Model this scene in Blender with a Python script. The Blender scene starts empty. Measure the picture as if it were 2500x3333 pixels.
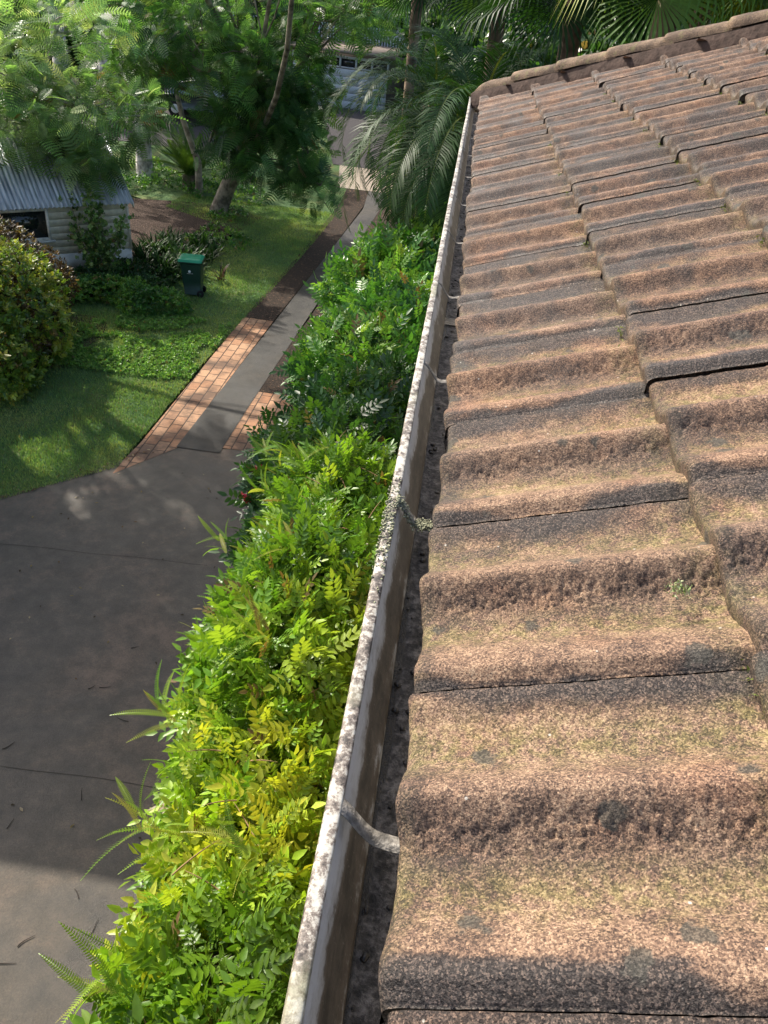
import bpy, math, random
import numpy as np
R=math.radians
rng=np.random.default_rng(7); random.seed(7)
S=bpy.context.scene; C=S.collection
H=7.5                                   # camera height over the ground
EZ=H-.62                                # height of the tile tips at the eave
# ---------------------------------------------------------------- camera
cam=bpy.data.cameras.new('camera'); co=bpy.data.objects.new('camera',cam); C.objects.link(co); S.camera=co
from mathutils import Matrix
RX=(0.98899802,0.11496995,0.093085); DN=(0.14186978,-0.55891821,-0.81699657); FW=(-0.04190315,0.82121395,-0.56907977)
co.matrix_world=Matrix(((RX[0],-DN[0],-FW[0],0),(RX[1],-DN[1],-FW[1],0),(RX[2],-DN[2],-FW[2],H),(0,0,0,1)))
cam.sensor_fit='VERTICAL'; cam.sensor_height=24; cam.lens=2500/3333*24; cam.clip_start=.02; cam.clip_end=2000
# ---------------------------------------------------------------- world + sun
SUN_EL,SUN_AZ=40,-50                    # azimuth measured from +y towards +x
w=bpy.data.worlds.new('World'); S.world=w; w.use_nodes=True
nt=w.node_tree; sky=nt.nodes.new('ShaderNodeTexSky'); sky.sky_type='NISHITA'; sky.sun_disc=False; sky.dust_density=3; sky.ozone_density=.4
sky.sun_elevation=R(SUN_EL); sky.sun_rotation=R(SUN_AZ); bg=nt.nodes['Background']; bg.inputs[1].default_value=.15
nt.links.new(sky.outputs[0],bg.inputs[0])
sd=bpy.data.lights.new('sun','SUN'); sd.energy=3.5; sd.angle=R(.5); sd.color=(1,.93,.82)
so=bpy.data.objects.new('sun',sd); C.objects.link(so)
so.rotation_euler=(R(90-SUN_EL),0,R(180-SUN_AZ))
S.view_settings.view_transform='Standard'; S.view_settings.look='None'; S.view_settings.exposure=.95; S.view_settings.gamma=1
# ---------------------------------------------------------------- helpers
def tag(o,label=None,cat=None,group=None,kind=None):
    for k,v in (('label',label),('category',cat),('group',group),('kind',kind)):
        if v: o[k]=v
    return o
def empty(name,loc=(0,0,0),rz=0,parent=None):
    o=bpy.data.objects.new(name,None); C.objects.link(o); o.location=loc; o.rotation_euler=(0,0,rz); o.empty_display_size=.1
    if parent: o.parent=parent
    return o
def mesh(name,V,F,mat=None,parent=None,col=None,smooth=False,attrs=None):
    V=np.asarray(V,dtype=np.float32).reshape(-1,3)
    me=bpy.data.meshes.new(name); me.vertices.add(len(V)); me.vertices.foreach_set('co',V.ravel())
    if not isinstance(F,list): F=[F]
    F=[np.asarray(f,dtype=np.int32) for f in F if len(f)]
    nl=sum(f.size for f in F); me.loops.add(nl); me.polygons.add(sum(len(f) for f in F))
    me.loops.foreach_set('vertex_index',np.concatenate([f.ravel() for f in F]))
    ls=[];s=0
    for f in F:
        ls.append(s+np.arange(len(f))*f.shape[1]); s+=f.size
    me.polygons.foreach_set('loop_start',np.concatenate(ls).astype(np.int32))
    if smooth: me.polygons.foreach_set('use_smooth',np.ones(len(me.polygons),dtype=bool))
    if col is not None:
        a=me.color_attributes.new('tint','FLOAT_COLOR','POINT')
        c4=np.ones((len(V),4),dtype=np.float32); c4[:,:3]=col; a.data.foreach_set('color',c4.ravel())
    if attrs:
        for k,v in attrs.items():
            a=me.attributes.new(k,'FLOAT','POINT'); a.data.foreach_set('value',np.asarray(v,dtype=np.float32).ravel())
    me.update(calc_edges=True)
    if mat: me.materials.append(mat)
    o=bpy.data.objects.new(name,me); C.objects.link(o)
    if parent: o.parent=parent
    return o
def grid_faces(a,b):
    i=np.arange(a*b).reshape(a,b)
    return np.stack([i[:-1,:-1],i[1:,:-1],i[1:,1:],i[:-1,1:]],-1).reshape(-1,4)
class MB:
    def __init__(s): s.V=[];s.F={3:[],4:[]};s.n=0;s.X=[]
    def add(s,V,F,ngon=None):
        V=np.asarray(V,float).reshape(-1,3)
        F=F if isinstance(F,list) and len(F) and isinstance(F[0],np.ndarray) else [np.asarray(F)]
        for f in F:
            if len(f): s.F[f.shape[1]].append(f+s.n)
        s.V.append(V); s.n+=len(V); return s
    def box(s,c,d,rot=None,taper=1.,bev=0):
        x,y,z=[v/2 for v in d]; t=taper
        if bev:
            V=[];b=bev
            for zz,ins in ((-z,b),(-z+b,0),(z-b,0),(z,b)):
                k=t if zz>0 else 1
                X,Y=(x-ins)*k,(y-ins)*k
                X2,Y2=X-b*.9,Y-b*.9
                V+=[(-X2,-Y,zz),(X2,-Y,zz),(X,-Y2,zz),(X,Y2,zz),(X2,Y,zz),(-X2,Y,zz),(-X,Y2,zz),(-X,-Y2,zz)]
            F=[]
            for r in range(3):
                for i in range(8): F.append((r*8+i,r*8+(i+1)%8,r*8+8+(i+1)%8,r*8+8+i))
            for o in (24,):
                F+=[(o,o+1,o+2,o+7),(o+7,o+2,o+3,o+6),(o+6,o+3,o+4,o+5)]
            F+=[(7,2,1,0),(6,3,2,7),(5,4,3,6)]
        else:
            V=[(a*x*(t if c_>0 else 1),b*y*(t if c_>0 else 1),c_*z) for c_ in (-1,1) for a,b in ((-1,-1),(1,-1),(1,1),(-1,1))]
            F=[(3,2,1,0),(4,5,6,7),(0,1,5,4),(1,2,6,5),(2,3,7,6),(3,0,4,7)]
        V=np.array(V)
        if rot is not None: V=V@np.array(rot).T
        return s.add(V+np.array(c),np.array(F))
    def tube(s,P,r,n=8,cap=True):
        P=np.asarray(P,float); r=np.broadcast_to(r,(len(P),)); T=np.gradient(P,axis=0); T/=np.linalg.norm(T,axis=1)[:,None]+1e-9
        ref=np.array([0,0,1.]) if abs(T[0][2])<.9 else np.array([1.,0,0])
        V=[]
        for p,t,rr in zip(P,T,r):
            a=np.cross(t,ref); a/=np.linalg.norm(a)+1e-9; b=np.cross(t,a)
            for k in range(n):
                q=2*math.pi*k/n; V.append(p+rr*(a*math.cos(q)+b*math.sin(q)))
        m=len(P); F=[(i*n+k,i*n+(k+1)%n,(i+1)*n+(k+1)%n,(i+1)*n+k) for i in range(m-1) for k in range(n)]
        s.add(V,np.array(F))
        if cap:
            o=s.n-len(V)
            for base in (0,(m-1)*n):
                cidx=s.n; s.add([P[0] if base==0 else P[-1]],np.zeros((0,3),int))
                s.F[3].append(np.array([(o+base+k,o+base+(k+1)%n,cidx) for k in range(n)]))
        return s
    def ext(s,prof,y0,y1,axis='y'):       # extrude a polyline of (x,z) along y
        V=[(a,y,b) for y in (y0,y1) for a,b in prof]; n=len(prof)
        return s.add(V,np.array([(i,i+1,n+i+1,n+i) for i in range(n-1)]))
    def build(s,name,mat,parent=None,smooth=False,col=None,attrs=None):
        return mesh(name,np.concatenate(s.V),[np.concatenate(f) for f in s.F.values() if f],mat,parent,col,smooth,attrs)
def vnoise(x,y,seed=0):
    x=np.asarray(x,float);y=np.asarray(y,float); xi=np.floor(x).astype(np.int64);yi=np.floor(y).astype(np.int64);fx=x-xi;fy=y-yi
    def h(a,b):
        n=(a*374761393+b*668265263+seed*1442695041)&0xffffffff
        n=((n^(n>>13))*1274126177)&0xffffffff
        return ((n^(n>>16))&0xffff)/65535.
    fx=fx*fx*(3-2*fx);fy=fy*fy*(3-2*fy)
    return (h(xi,yi)*(1-fx)+h(xi+1,yi)*fx)*(1-fy)+(h(xi,yi+1)*(1-fx)+h(xi+1,yi+1)*fx)*fy
def fbm(x,y,o=4,seed=0):
    t=0;a=.5
    for i in range(o): t=t+a*vnoise(x*2**i,y*2**i,seed+i*17); a*=.5
    return t/(1-.5**o)
def sst(a,b,x): t=np.clip((x-a)/(b-a),0,1); return t*t*(3-2*t)
# ---------------------------------------------------------------- material helpers
class NT:
    def __init__(s,name):
        s.m=bpy.data.materials.new(name); s.m.use_nodes=True; s.t=s.m.node_tree; s.b=s.t.nodes['Principled BSDF']; s.o=s.t.nodes['Material Output']
    def n(s,t,**k):
        q=s.t.nodes.new(t)
        for a,b in k.items():
            if hasattr(q,a): setattr(q,a,b)
        return q
    def l(s,a,b): s.t.links.new(a,b)
    def co(s):
        if not hasattr(s,'_c'): s._c=s.n('ShaderNodeTexCoord').outputs['Object']
        return s._c
    def noise(s,sc,det=4,rough=.55,vec=None,dist=0):
        q=s.n('ShaderNodeTexNoise'); q.inputs['Scale'].default_value=sc;q.inputs['Detail'].default_value=det;q.inputs['Roughness'].default_value=rough;q.inputs['Distortion'].default_value=dist
        s.l(vec or s.co(),q.inputs['Vector']); return q.outputs['Fac']
    def vor(s,sc,feat='F1',vec=None,rand=1):
        q=s.n('ShaderNodeTexVoronoi',feature=feat); q.inputs['Scale'].default_value=sc; q.inputs['Randomness'].default_value=rand; s.l(vec or s.co(),q.inputs['Vector']); return q
    def ramp(s,f,st):
        q=s.n('ShaderNodeValToRGB'); e=q.color_ramp.elements
        while len(e)<len(st): e.new(.5)
        for i,(p,c) in enumerate(st): e[i].position=p; e[i].color=(*c,1) if not np.isscalar(c) else (c,c,c,1)
        s.l(f,q.inputs[0]); return q.outputs[0]
    def mix(s,f,a,b,mode='MIX'):
        q=s.n('ShaderNodeMix',data_type='RGBA',blend_type=mode)
        for v,i in ((f,0),(a,6),(b,7)):
            if isinstance(v,(int,float)): q.inputs[i].default_value=v
            elif isinstance(v,tuple): q.inputs[i].default_value=(*v,1)
            else: s.l(v,q.inputs[i])
        return q.outputs[2]
    def math(s,op,a,b=None,c=None):
        q=s.n('ShaderNodeMath',operation=op)
        for i,v in enumerate((a,b,c)):
            if v is None: continue
            if isinstance(v,(int,float)): q.inputs[i].default_value=v
            else: s.l(v,q.inputs[i])
        return q.outputs[0]
    def attr(s,name,out='Fac'):
        q=s.n('ShaderNodeAttribute',attribute_name=name); return q.outputs[out]
    def bump(s,h,dist,st=1,normal=None):
        q=s.n('ShaderNodeBump'); q.inputs['Distance'].default_value=dist; q.inputs['Strength'].default_value=st; s.l(h,q.inputs['Height'])
        if normal: s.l(normal,q.inputs['Normal'])
        s.l(q.outputs[0],s.b.inputs['Normal']); return q.outputs[0]
    def set(s,col=None,rough=None,spec=None,metal=None):
        for v,k in ((col,'Base Color'),(rough,'Roughness'),(spec,'Specular IOR Level'),(metal,'Metallic')):
            if v is None: continue
            if isinstance(v,tuple): s.b.inputs[k].default_value=(*v,1)
            elif isinstance(v,(int,float)): s.b.inputs[k].default_value=v
            else: s.l(v,s.b.inputs[k])
        return s
def foliage(name,trans=.4,rough=.38,spec=.5,tw=(1.25,1.25,.55)):
    q=NT(name); c=q.attr('tint','Color'); n=q.noise(60,2); c=q.mix(.25,c,q.ramp(n,[(.3,.25),(.7,1.)]),'MULTIPLY')
    q.set(c,rough,spec)
    t=q.n('ShaderNodeBsdfTranslucent'); q.l(q.mix(1,c,tw,'MULTIPLY'),t.inputs[0])
    mx=q.n('ShaderNodeMixShader'); mx.inputs[0].default_value=trans; q.l(q.b.outputs[0],mx.inputs[1]); q.l(t.outputs[0],mx.inputs[2]); q.l(mx.outputs[0],q.o.inputs[0]); return q.m
M={}
M['leaf']=foliage('leaf',.42); M['leaf_gloss']=foliage('leaf_gloss',.36,.38,.5); M['frond']=foliage('frond',.3,.5,.22)
M['feather']=foliage('feather',.46,.42,.5); M['grass']=foliage('grass_blade',.35,.6,.2)
def bark(name,a,b):
    q=NT(name); v=q.n('ShaderNodeMapping'); v.inputs['Scale'].default_value=(6,6,1.2); q.l(q.co(),v.inputs[0]); n=q.noise(2.2,6,.7,v.outputs[0]); m=q.noise(3,3)
    q.set(q.mix(q.ramp(m,[(.4,0.),(.62,1.)]),q.ramp(n,[(.3,a),(.7,b)]),tuple(min(1,x*1.9) for x in b)),.85,.2); q.bump(n,.03); return q.m
M['bark']=bark('bark',(.06,.05,.04),(.2,.17,.13)); M['pale_bark']=bark('pale_bark',(.14,.13,.11),(.36,.33,.29)); M['palm_bark']=bark('palm_bark',(.04,.03,.02),(.14,.1,.07))
def plain(name,col,rough=.6,spec=.4,nsc=8,var=.3,bump=0):
    q=NT(name); n=q.noise(nsc,4); q.set(q.mix(q.ramp(n,[(.3,0.),(.7,1.)]),tuple(c*(1-var) for c in col),tuple(min(1,c*(1+var*.6)) for c in col)),rough,spec)
    if bump: q.bump(n,bump)
    return q.m
# ---- roof tile: weathered concrete granules, black algae along the joints, ochre-green film in the pans
def tile_mat(name='weathered_tile'):
    q=NT(name)
    dk=q.attr('stain_tone'); ms=q.attr('moss'); rd=q.attr('rnd')
    fine0=q.noise(800,2,.6); vc=q.vor(640); sca=q.n('ShaderNodeSeparateColor'); q.l(vc.outputs['Color'],sca.inputs[0]); fine=q.math('ADD',q.math('MULTIPLY',fine0,.55),q.math('ADD',q.math('MULTIPLY',q.math('SUBTRACT',sca.outputs[0],.5),.5),.225)); med=q.noise(300,4,.7); big=q.noise(7,6,.65); big2=q.noise(30,5,.7)
    g=q.math('ADD',q.math('MULTIPLY',fine,.5),q.math('MULTIPLY',med,.5))
    g=q.math('ADD',g,q.math('MULTIPLY',q.math('SUBTRACT',big2,.5),.38))
    g=q.math('ADD',g,q.math('MULTIPLY',q.math('SUBTRACT',big,.5),.34))
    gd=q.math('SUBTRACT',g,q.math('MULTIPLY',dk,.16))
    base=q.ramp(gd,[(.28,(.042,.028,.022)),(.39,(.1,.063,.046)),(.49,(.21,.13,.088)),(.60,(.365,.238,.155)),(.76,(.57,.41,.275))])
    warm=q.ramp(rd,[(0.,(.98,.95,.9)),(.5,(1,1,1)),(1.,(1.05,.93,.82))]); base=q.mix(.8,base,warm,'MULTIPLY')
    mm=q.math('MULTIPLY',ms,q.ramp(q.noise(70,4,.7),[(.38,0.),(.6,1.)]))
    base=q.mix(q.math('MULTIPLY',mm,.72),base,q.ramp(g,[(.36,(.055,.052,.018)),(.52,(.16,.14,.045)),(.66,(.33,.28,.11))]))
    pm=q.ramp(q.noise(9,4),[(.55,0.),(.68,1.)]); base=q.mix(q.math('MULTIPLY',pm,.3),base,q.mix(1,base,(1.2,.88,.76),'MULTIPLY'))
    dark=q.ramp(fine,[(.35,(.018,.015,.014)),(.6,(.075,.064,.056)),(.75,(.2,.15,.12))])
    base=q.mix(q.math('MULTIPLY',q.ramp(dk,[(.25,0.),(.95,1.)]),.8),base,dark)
    # round dark lichen colonies
    vv=q.vor(20); wob=q.noise(60,3); dd=q.math('ADD',vv.outputs['Distance'],q.math('MULTIPLY',q.math('SUBTRACT',wob,.5),.7))
    lc=q.math('MULTIPLY',q.ramp(dd,[(.19,1.),(.27,0.)]),q.math('GREATER_THAN',(lambda z:(setattr(z,'name','scL'),z)[1])(q.n('ShaderNodeSeparateColor')).outputs[0],.5))
    sp=q.t.nodes[-1] if False else None
    sc=q.t.nodes['scL']; q.l(vv.outputs['Color'],sc.inputs[0])
    [x for x in q.t.nodes if x.bl_idname=='ShaderNodeMath' and x.operation=='GREATER_THAN'][0].inputs[1].default_value=.77
    base=q.mix(q.math('MULTIPLY',lc,.8),base,q.ramp(fine,[(.4,(.05,.046,.036)),(.65,(.1,.093,.075))]))
    vs=q.vor(90); wl=q.ramp(vs.outputs['Distance'],[(.1,1.),(.16,0.)])
    sc2=q.n('ShaderNodeSeparateColor'); q.l(vs.outputs['Color'],sc2.inputs[0]); wl=q.math('MULTIPLY',wl,q.math('GREATER_THAN',sc2.outputs[0],.965))
    base=q.mix(wl,base,(.55,.5,.42))
    q.set(base,q.math('SUBTRACT',q.ramp(big,[(.35,.6),(.65,.92)]),q.math('MULTIPLY',dk,.22)),.35)
    h=q.math('ADD',q.math('MULTIPLY',fine,.6),med); q.bump(h,.0028,1); return q.m
M['tile']=tile_mat()
def cap_mat():
    q=NT('ridge_cap'); f=q.noise(160,4,.7); b=q.noise(7,5,.6); g=q.math('ADD',q.math('MULTIPLY',f,.45),q.math('MULTIPLY',b,.55))
    c=q.ramp(g,[(.36,(.04,.028,.022)),(.48,(.12,.082,.056)),(.62,(.29,.2,.13))]); c=q.mix(q.ramp(q.noise(20,4),[(.55,0.),(.65,.5)]),c,(.2,.19,.08)); q.set(c,.85,.3); q.bump(f,.006); return q.m
M['cap']=cap_mat()
M['mortar']=plain('mortar_bedding',(.065,.043,.034),.9,.2,30,.4,.01)
def gutter_mat(name,lip=False,floor=False):
    q=NT(name); a=q.noise(45,6,.75); b=q.noise(9,4,.6); c=q.noise(170,3,.7)
    v=q.n('ShaderNodeMapping'); v.inputs['Scale'].default_value=(1,.25,1); q.l(q.co(),v.inputs[0]); s=q.noise(60,5,.7,v.outputs[0])
    if lip:
        m=q.math('ADD',q.math('MULTIPLY',a,.6),q.math('ADD',q.math('MULTIPLY',c,.25),q.math('MULTIPLY',b,.25)))
        col=q.ramp(m,[(.43,(.62,.6,.53)),(.52,(.47,.44,.37)),(.565,(.2,.165,.135)),(.63,(.05,.042,.036))])
        col=q.mix(q.ramp(q.noise(5,3),[(.6,0.),(.7,.55)]),col,q.ramp(c,[(.4,(.12,.12,.05)),(.6,(.5,.49,.33))]))
        q.set(col,.55,.4); q.bump(m,.002)
    elif floor:
        v2=q.vor(75); m=q.math('ADD',q.math('MULTIPLY',a,.5),q.math('ADD',q.math('MULTIPLY',c,.25),q.math('MULTIPLY',v2.outputs['Distance'],.1)))
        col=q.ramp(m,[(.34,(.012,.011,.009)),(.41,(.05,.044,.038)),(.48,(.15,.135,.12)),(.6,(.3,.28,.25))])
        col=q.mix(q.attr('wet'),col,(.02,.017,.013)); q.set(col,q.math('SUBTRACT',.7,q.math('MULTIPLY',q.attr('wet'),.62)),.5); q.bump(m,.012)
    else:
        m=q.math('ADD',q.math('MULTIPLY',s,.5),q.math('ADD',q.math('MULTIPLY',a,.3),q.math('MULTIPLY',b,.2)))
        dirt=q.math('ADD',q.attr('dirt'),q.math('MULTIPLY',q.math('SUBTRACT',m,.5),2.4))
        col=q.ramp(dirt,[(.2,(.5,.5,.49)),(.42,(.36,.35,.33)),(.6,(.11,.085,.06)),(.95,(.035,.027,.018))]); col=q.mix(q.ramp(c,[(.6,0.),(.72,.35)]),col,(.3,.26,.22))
        q.set(col,.5,.45); q.bump(m,.002)
    return q.m
M['lip']=gutter_mat('gutter_lip',lip=True); M['gut']=gutter_mat('gutter_wall'); M['gfloor']=gutter_mat('gutter_floor',floor=True)
M['strap']=plain('strap_metal',(.22,.2,.17),.55,.5,110,.85,.004); M['strap_lichen']=plain('strap_lichen',(.24,.24,.17),.9,.2,180,.8,.006)
# ---- ground materials
def concrete(name,dark,light,pink,stainmul=1):
    q=NT(name); a=q.noise(.5,7,.68,dist=.4); b=q.noise(3.5,6,.65); f=q.noise(60,3,.7); g=q.noise(230,2,.7)
    col=q.ramp(q.math('ADD',q.math('MULTIPLY',a,.65),q.math('MULTIPLY',b,.35)),[(.38,dark),(.5,light),(.62,pink)])
    col=q.mix(.6,col,q.ramp(f,[(.3,.45),(.7,1.2)]),'MULTIPLY'); sp=q.ramp(g,[(.66,0.),(.74,1.)]); col=q.mix(q.math('MULTIPLY',sp,.5),col,(.4,.37,.32)); sp2=q.ramp(q.noise(150,2,.7),[(.28,1.),(.36,0.)]); col=q.mix(q.math('MULTIPLY',sp2,.6),col,(.02,.02,.018))
    q.set(col,q.ramp(a,[(.4,.42),(.6,.75)]),.5); q.bump(q.math('ADD',f,g),.006,.8); return q.m
M['apron']=concrete('stained_concrete',(.042,.035,.026),(.088,.071,.051),(.18,.128,.09))
M['strip']=concrete('dark_concrete_strip',(.018,.016,.013),(.034,.03,.023),(.065,.054,.04))
def brick_mat():
    q=NT('brick_paving'); sx=q.n('ShaderNodeSeparateXYZ'); q.l(q.co(),sx.inputs[0]); cb=q.n('ShaderNodeCombineXYZ')
    nz=q.noise(1.2,2); q.l(q.math('ADD',sx.outputs[1],q.math('MULTIPLY',nz,.0)),cb.inputs[0]); q.l(sx.outputs[0],cb.inputs[1])
    br=q.n('ShaderNodeTexBrick'); br.offset=.5; q.l(cb.outputs[0],br.inputs['Vector']); br.inputs['Scale'].default_value=1
    br.inputs['Brick Width'].default_value=.34; br.inputs['Row Height'].default_value=.225; br.inputs['Mortar Size'].default_value=.012; br.inputs['Mortar Smooth'].default_value=.3; br.inputs['Bias'].default_value=0
    br.inputs['Color1'].default_value=(.42,.2,.1,1); br.inputs['Color2'].default_value=(.56,.33,.19,1); br.inputs['Mortar'].default_value=(.07,.05,.035,1)
    f=q.noise(40,4,.7); d=q.noise(1.1,5,.65); col=q.mix(.6,br.outputs['Color'],q.ramp(f,[(.3,.55),(.7,1.15)]),'MULTIPLY')
    col=q.mix(q.ramp(d,[(.44,0.),(.6,.75)]),col,(.07,.05,.04)); q.set(col,.8,.3); q.bump(br.outputs['Fac'],-.01); return q.m
M['brick']=brick_mat()
def lawn_mat():
    q=NT('lawn_base'); a=q.noise(1.3,5,.6); b=q.noise(45,4,.7); c=q.ramp(a,[(.35,(.095,.17,.07)),(.5,(.13,.22,.08)),(.68,(.23,.25,.1))]); q.set(q.mix(.6,c,q.ramp(b,[(.3,.4),(.7,1.3)]),'MULTIPLY'),.9,.15); q.bump(b,.05); return q.m
M['lawn']=lawn_mat()
def mulch_mat():
    q=NT('mulch'); v=q.vor(28); b=q.noise(60,4,.7); q.set(q.ramp(q.math('ADD',q.math('MULTIPLY',v.outputs['Distance'],.6),q.math('MULTIPLY',b,.5)),[(.25,(.012,.008,.006)),(.5,(.042,.025,.018)),(.75,(.13,.085,.062))]),.9,.2); q.bump(v.outputs['Distance'],.04); return q.m
M['mulch']=mulch_mat()
q=NT('leaf_litter'); b=q.noise(14,5,.7); v=q.vor(45); q.set(q.mix(q.ramp(b,[(.55,0.),(.68,.7)]),q.ramp(v.outputs['Distance'],[(.1,(.09,.06,.04)),(.5,(.035,.026,.02))]),(.26,.15,.09)),.9,.2); q.bump(v.outputs['Distance'],.02); M['litter']=q.m
q=NT('ground_soil'); a=q.noise(.5,6,.6); b=q.noise(20,5,.7); q.set(q.mix(.6,q.ramp(a,[(.4,(.035,.028,.018)),(.6,(.03,.055,.018))]),q.ramp(b,[(.3,.4),(.7,1.3)]),'MULTIPLY'),.95,.1); q.bump(b,.06); M['soil']=q.m

# ================================================================= SETTING
def gz(x,y):
    x=np.asarray(x,float);y=np.asarray(y,float)
    z=2.15*sst(31,40,y)+2.0*sst(43,46.5,y)+ 1.5*sst(50,70,y)
    return z*sst(6,-2,x*0+np.where(x>0,x*.4,0)-2)*1.0 if False else z*(1-.8*sst(3,14,x))
def sheet(name,x0,x1,y0,y1,nx,ny,mat,dz,warp=None,label=None):
    X,Y=np.meshgrid(np.linspace(x0,x1,nx),np.linspace(y0,y1,ny),indexing='ij')
    if warp: X,Y=warp(X,Y)
    V=np.stack([X,Y,gz(X,Y)+dz],-1).reshape(-1,3)
    o=mesh(name,V,grid_faces(nx,ny),mat,smooth=True); o['kind']='structure'; return o
gxs=np.concatenate([np.linspace(-300,-62,14),np.linspace(-60,20,161),np.linspace(24,300,14)]); gys=np.concatenate([np.linspace(-120,28,40),np.linspace(28.4,72,150),np.linspace(76,600,20)])
sheet('ground',0,1,0,1,len(gxs),len(gys),M['soil'],-.03,lambda X,Y:np.meshgrid(gxs,gys,indexing='ij'))
# lawn: left edge wanders, right edge is the brick strip
def band(name,mat,dz,ys,xl,xr,nx=30,ny=90):
    y=np.linspace(ys[0],ys[-1],ny); L=np.interp(y,ys,xl); Rr=np.interp(y,ys,xr); t=np.linspace(0,1,nx)[:,None]
    X=L*(1-t)+Rr*t; Y=np.broadcast_to(y,X.shape); V=np.stack([X,Y,gz(X,Y)+dz],-1).reshape(-1,3)
    o=mesh(name,V,grid_faces(nx,ny),mat,smooth=True); o['kind']='structure'; return o
LY=[9.2,10.2,11.0,12.5,15.5,18,20,22.5,26,30,33,40]; LL=[-14,-14,-14,-10.5,-10,-9.3,-8.6,-7.7,-7.2,-14,-16,-16]; LR=[-7.1,-6.15,-5.35,-5.3,-5.25,-5.12,-4.98,-4.85,-4.7,-4.6,-4.6,-4.6]
band('lawn',M['lawn'],.008,LY,LL,LR,60,260)
# near concrete apron with a diagonal far edge
n=60; xs=np.linspace(-16,-.2,n); ye=np.interp(xs,[-16,-8,-6.75,-6.2,-5.7,-5.3,-4.6,-3.8,-3.0,-.2],[8.4,9.2,9.7,10.15,10.75,11.3,11.95,12.1,12.2,12.3])
V=[];m=40
for i,x in enumerate(xs):
    for j in range(m): V.append((x,-12+(ye[i]+12)*j/(m-1),.012))
o=mesh('driveway',V,grid_faces(n,m),M['apron']); o['kind']='structure'
band('brick_paving',M['brick'],.017,[10.8,11.4,11.9,18.6],[-5.32,-5.3,-5.25,-5.1],[-5.3,-4.9,-4.56,-4.33],8,80)
band('leaf_litter',M['litter'],.0175,[18.61,19,25,33],[-5.1,-5.08,-4.85,-4.7],[-4.33,-4.31,-4.02,-3.74],8,80)
band('leaf_litter',M['litter'],.0175,[14.6,19,25,33],[-3.78,-3.5,-3.3,-3.12],[-2.6,-2.6,-2.4,-2.4],8,80)
band('brick_paving',M['brick'],.017,[12.13,14.59],[-3.78,-3.74],[-2.6,-2.6],8,40)
def stripX(y): return np.interp(y,[11.9,31,36],[-4.58,-3.75,-3.9])
o=band('driveway_strip',M['strip'],.024,[11.93,14,31,33],[-4.58,-4.49,-3.75,-3.8],[-3.76,-3.72,-3.12,-3.1],6,80)
band('mulch_bed',M['mulch'],.014,[22,24,26,28.2,29],[-9.0,-14,-14,-13,-10],[-8.2,-7.9,-7.3,-7.0,-8.6],30,50)
band('mulch_bed',M['mulch'],.02,[15.2,15.6,16.3,17.0,17.4],[-8.75,-9.2,-9.35,-9.2,-8.9],[-8.5,-7.95,-7.8,-8.0,-8.5],10,14)
band('paving_slab',M['strip'],.03,[20.8,21.6,22.5,23.3],[-7.9,-8.0,-8.1,-8.0],[-7.4,-7.1,-7.2,-7.5],6,10)
q=plain('sunlit_concrete',(.42,.35,.27),.85,.2,12,.25,.004); band('driveway_upper',q,.024,[33.02,34,34.7],[-5.1,-5.2,-5.3],[-2.6,-2.4,-2.4],12,60)  # sunlit stretch of driveway, the sunlight put into its lighter colour
q=plain('asphalt',(.07,.062,.062),.85,.3,30,.4,.004); band('driveway_upper',q,.024,[34.72,40.95],[-5.6,-7.6],[-1.8,-1.8],20,90)
band('road',q,.02,[34.5,36.8,39,42],[-60,-60,-60,-60],[-9.5,-9,-8.8,-8.6],60,90)

# expansion joints of the concrete: thin dark grooves filled with dirt
jm=plain('joint_dirt',(.045,.04,.032),.95,.1)
mb=MB()
for (a,b) in (((-12,8.15),(-3.0,8.75)),((-12,4.72),(-2.0,4.95))):
    a=np.array(a);b=np.array(b); d=(b-a)/np.linalg.norm(b-a); nn=np.array([-d[1],d[0]]); P=[]
    for t in np.linspace(0,1,40):
        p=a+(b-a)*t+nn*.012*math.sin(t*37); P+= [(*(p-nn*.003),.016),(*(p+nn*.003),.016)]
    P=np.array(P); mb.add(P,np.array([(2*i,2*i+1,2*i+3,2*i+2) for i in range(39)]))
o=mb.build('driveway_joint',jm); o['kind']='structure'

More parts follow.
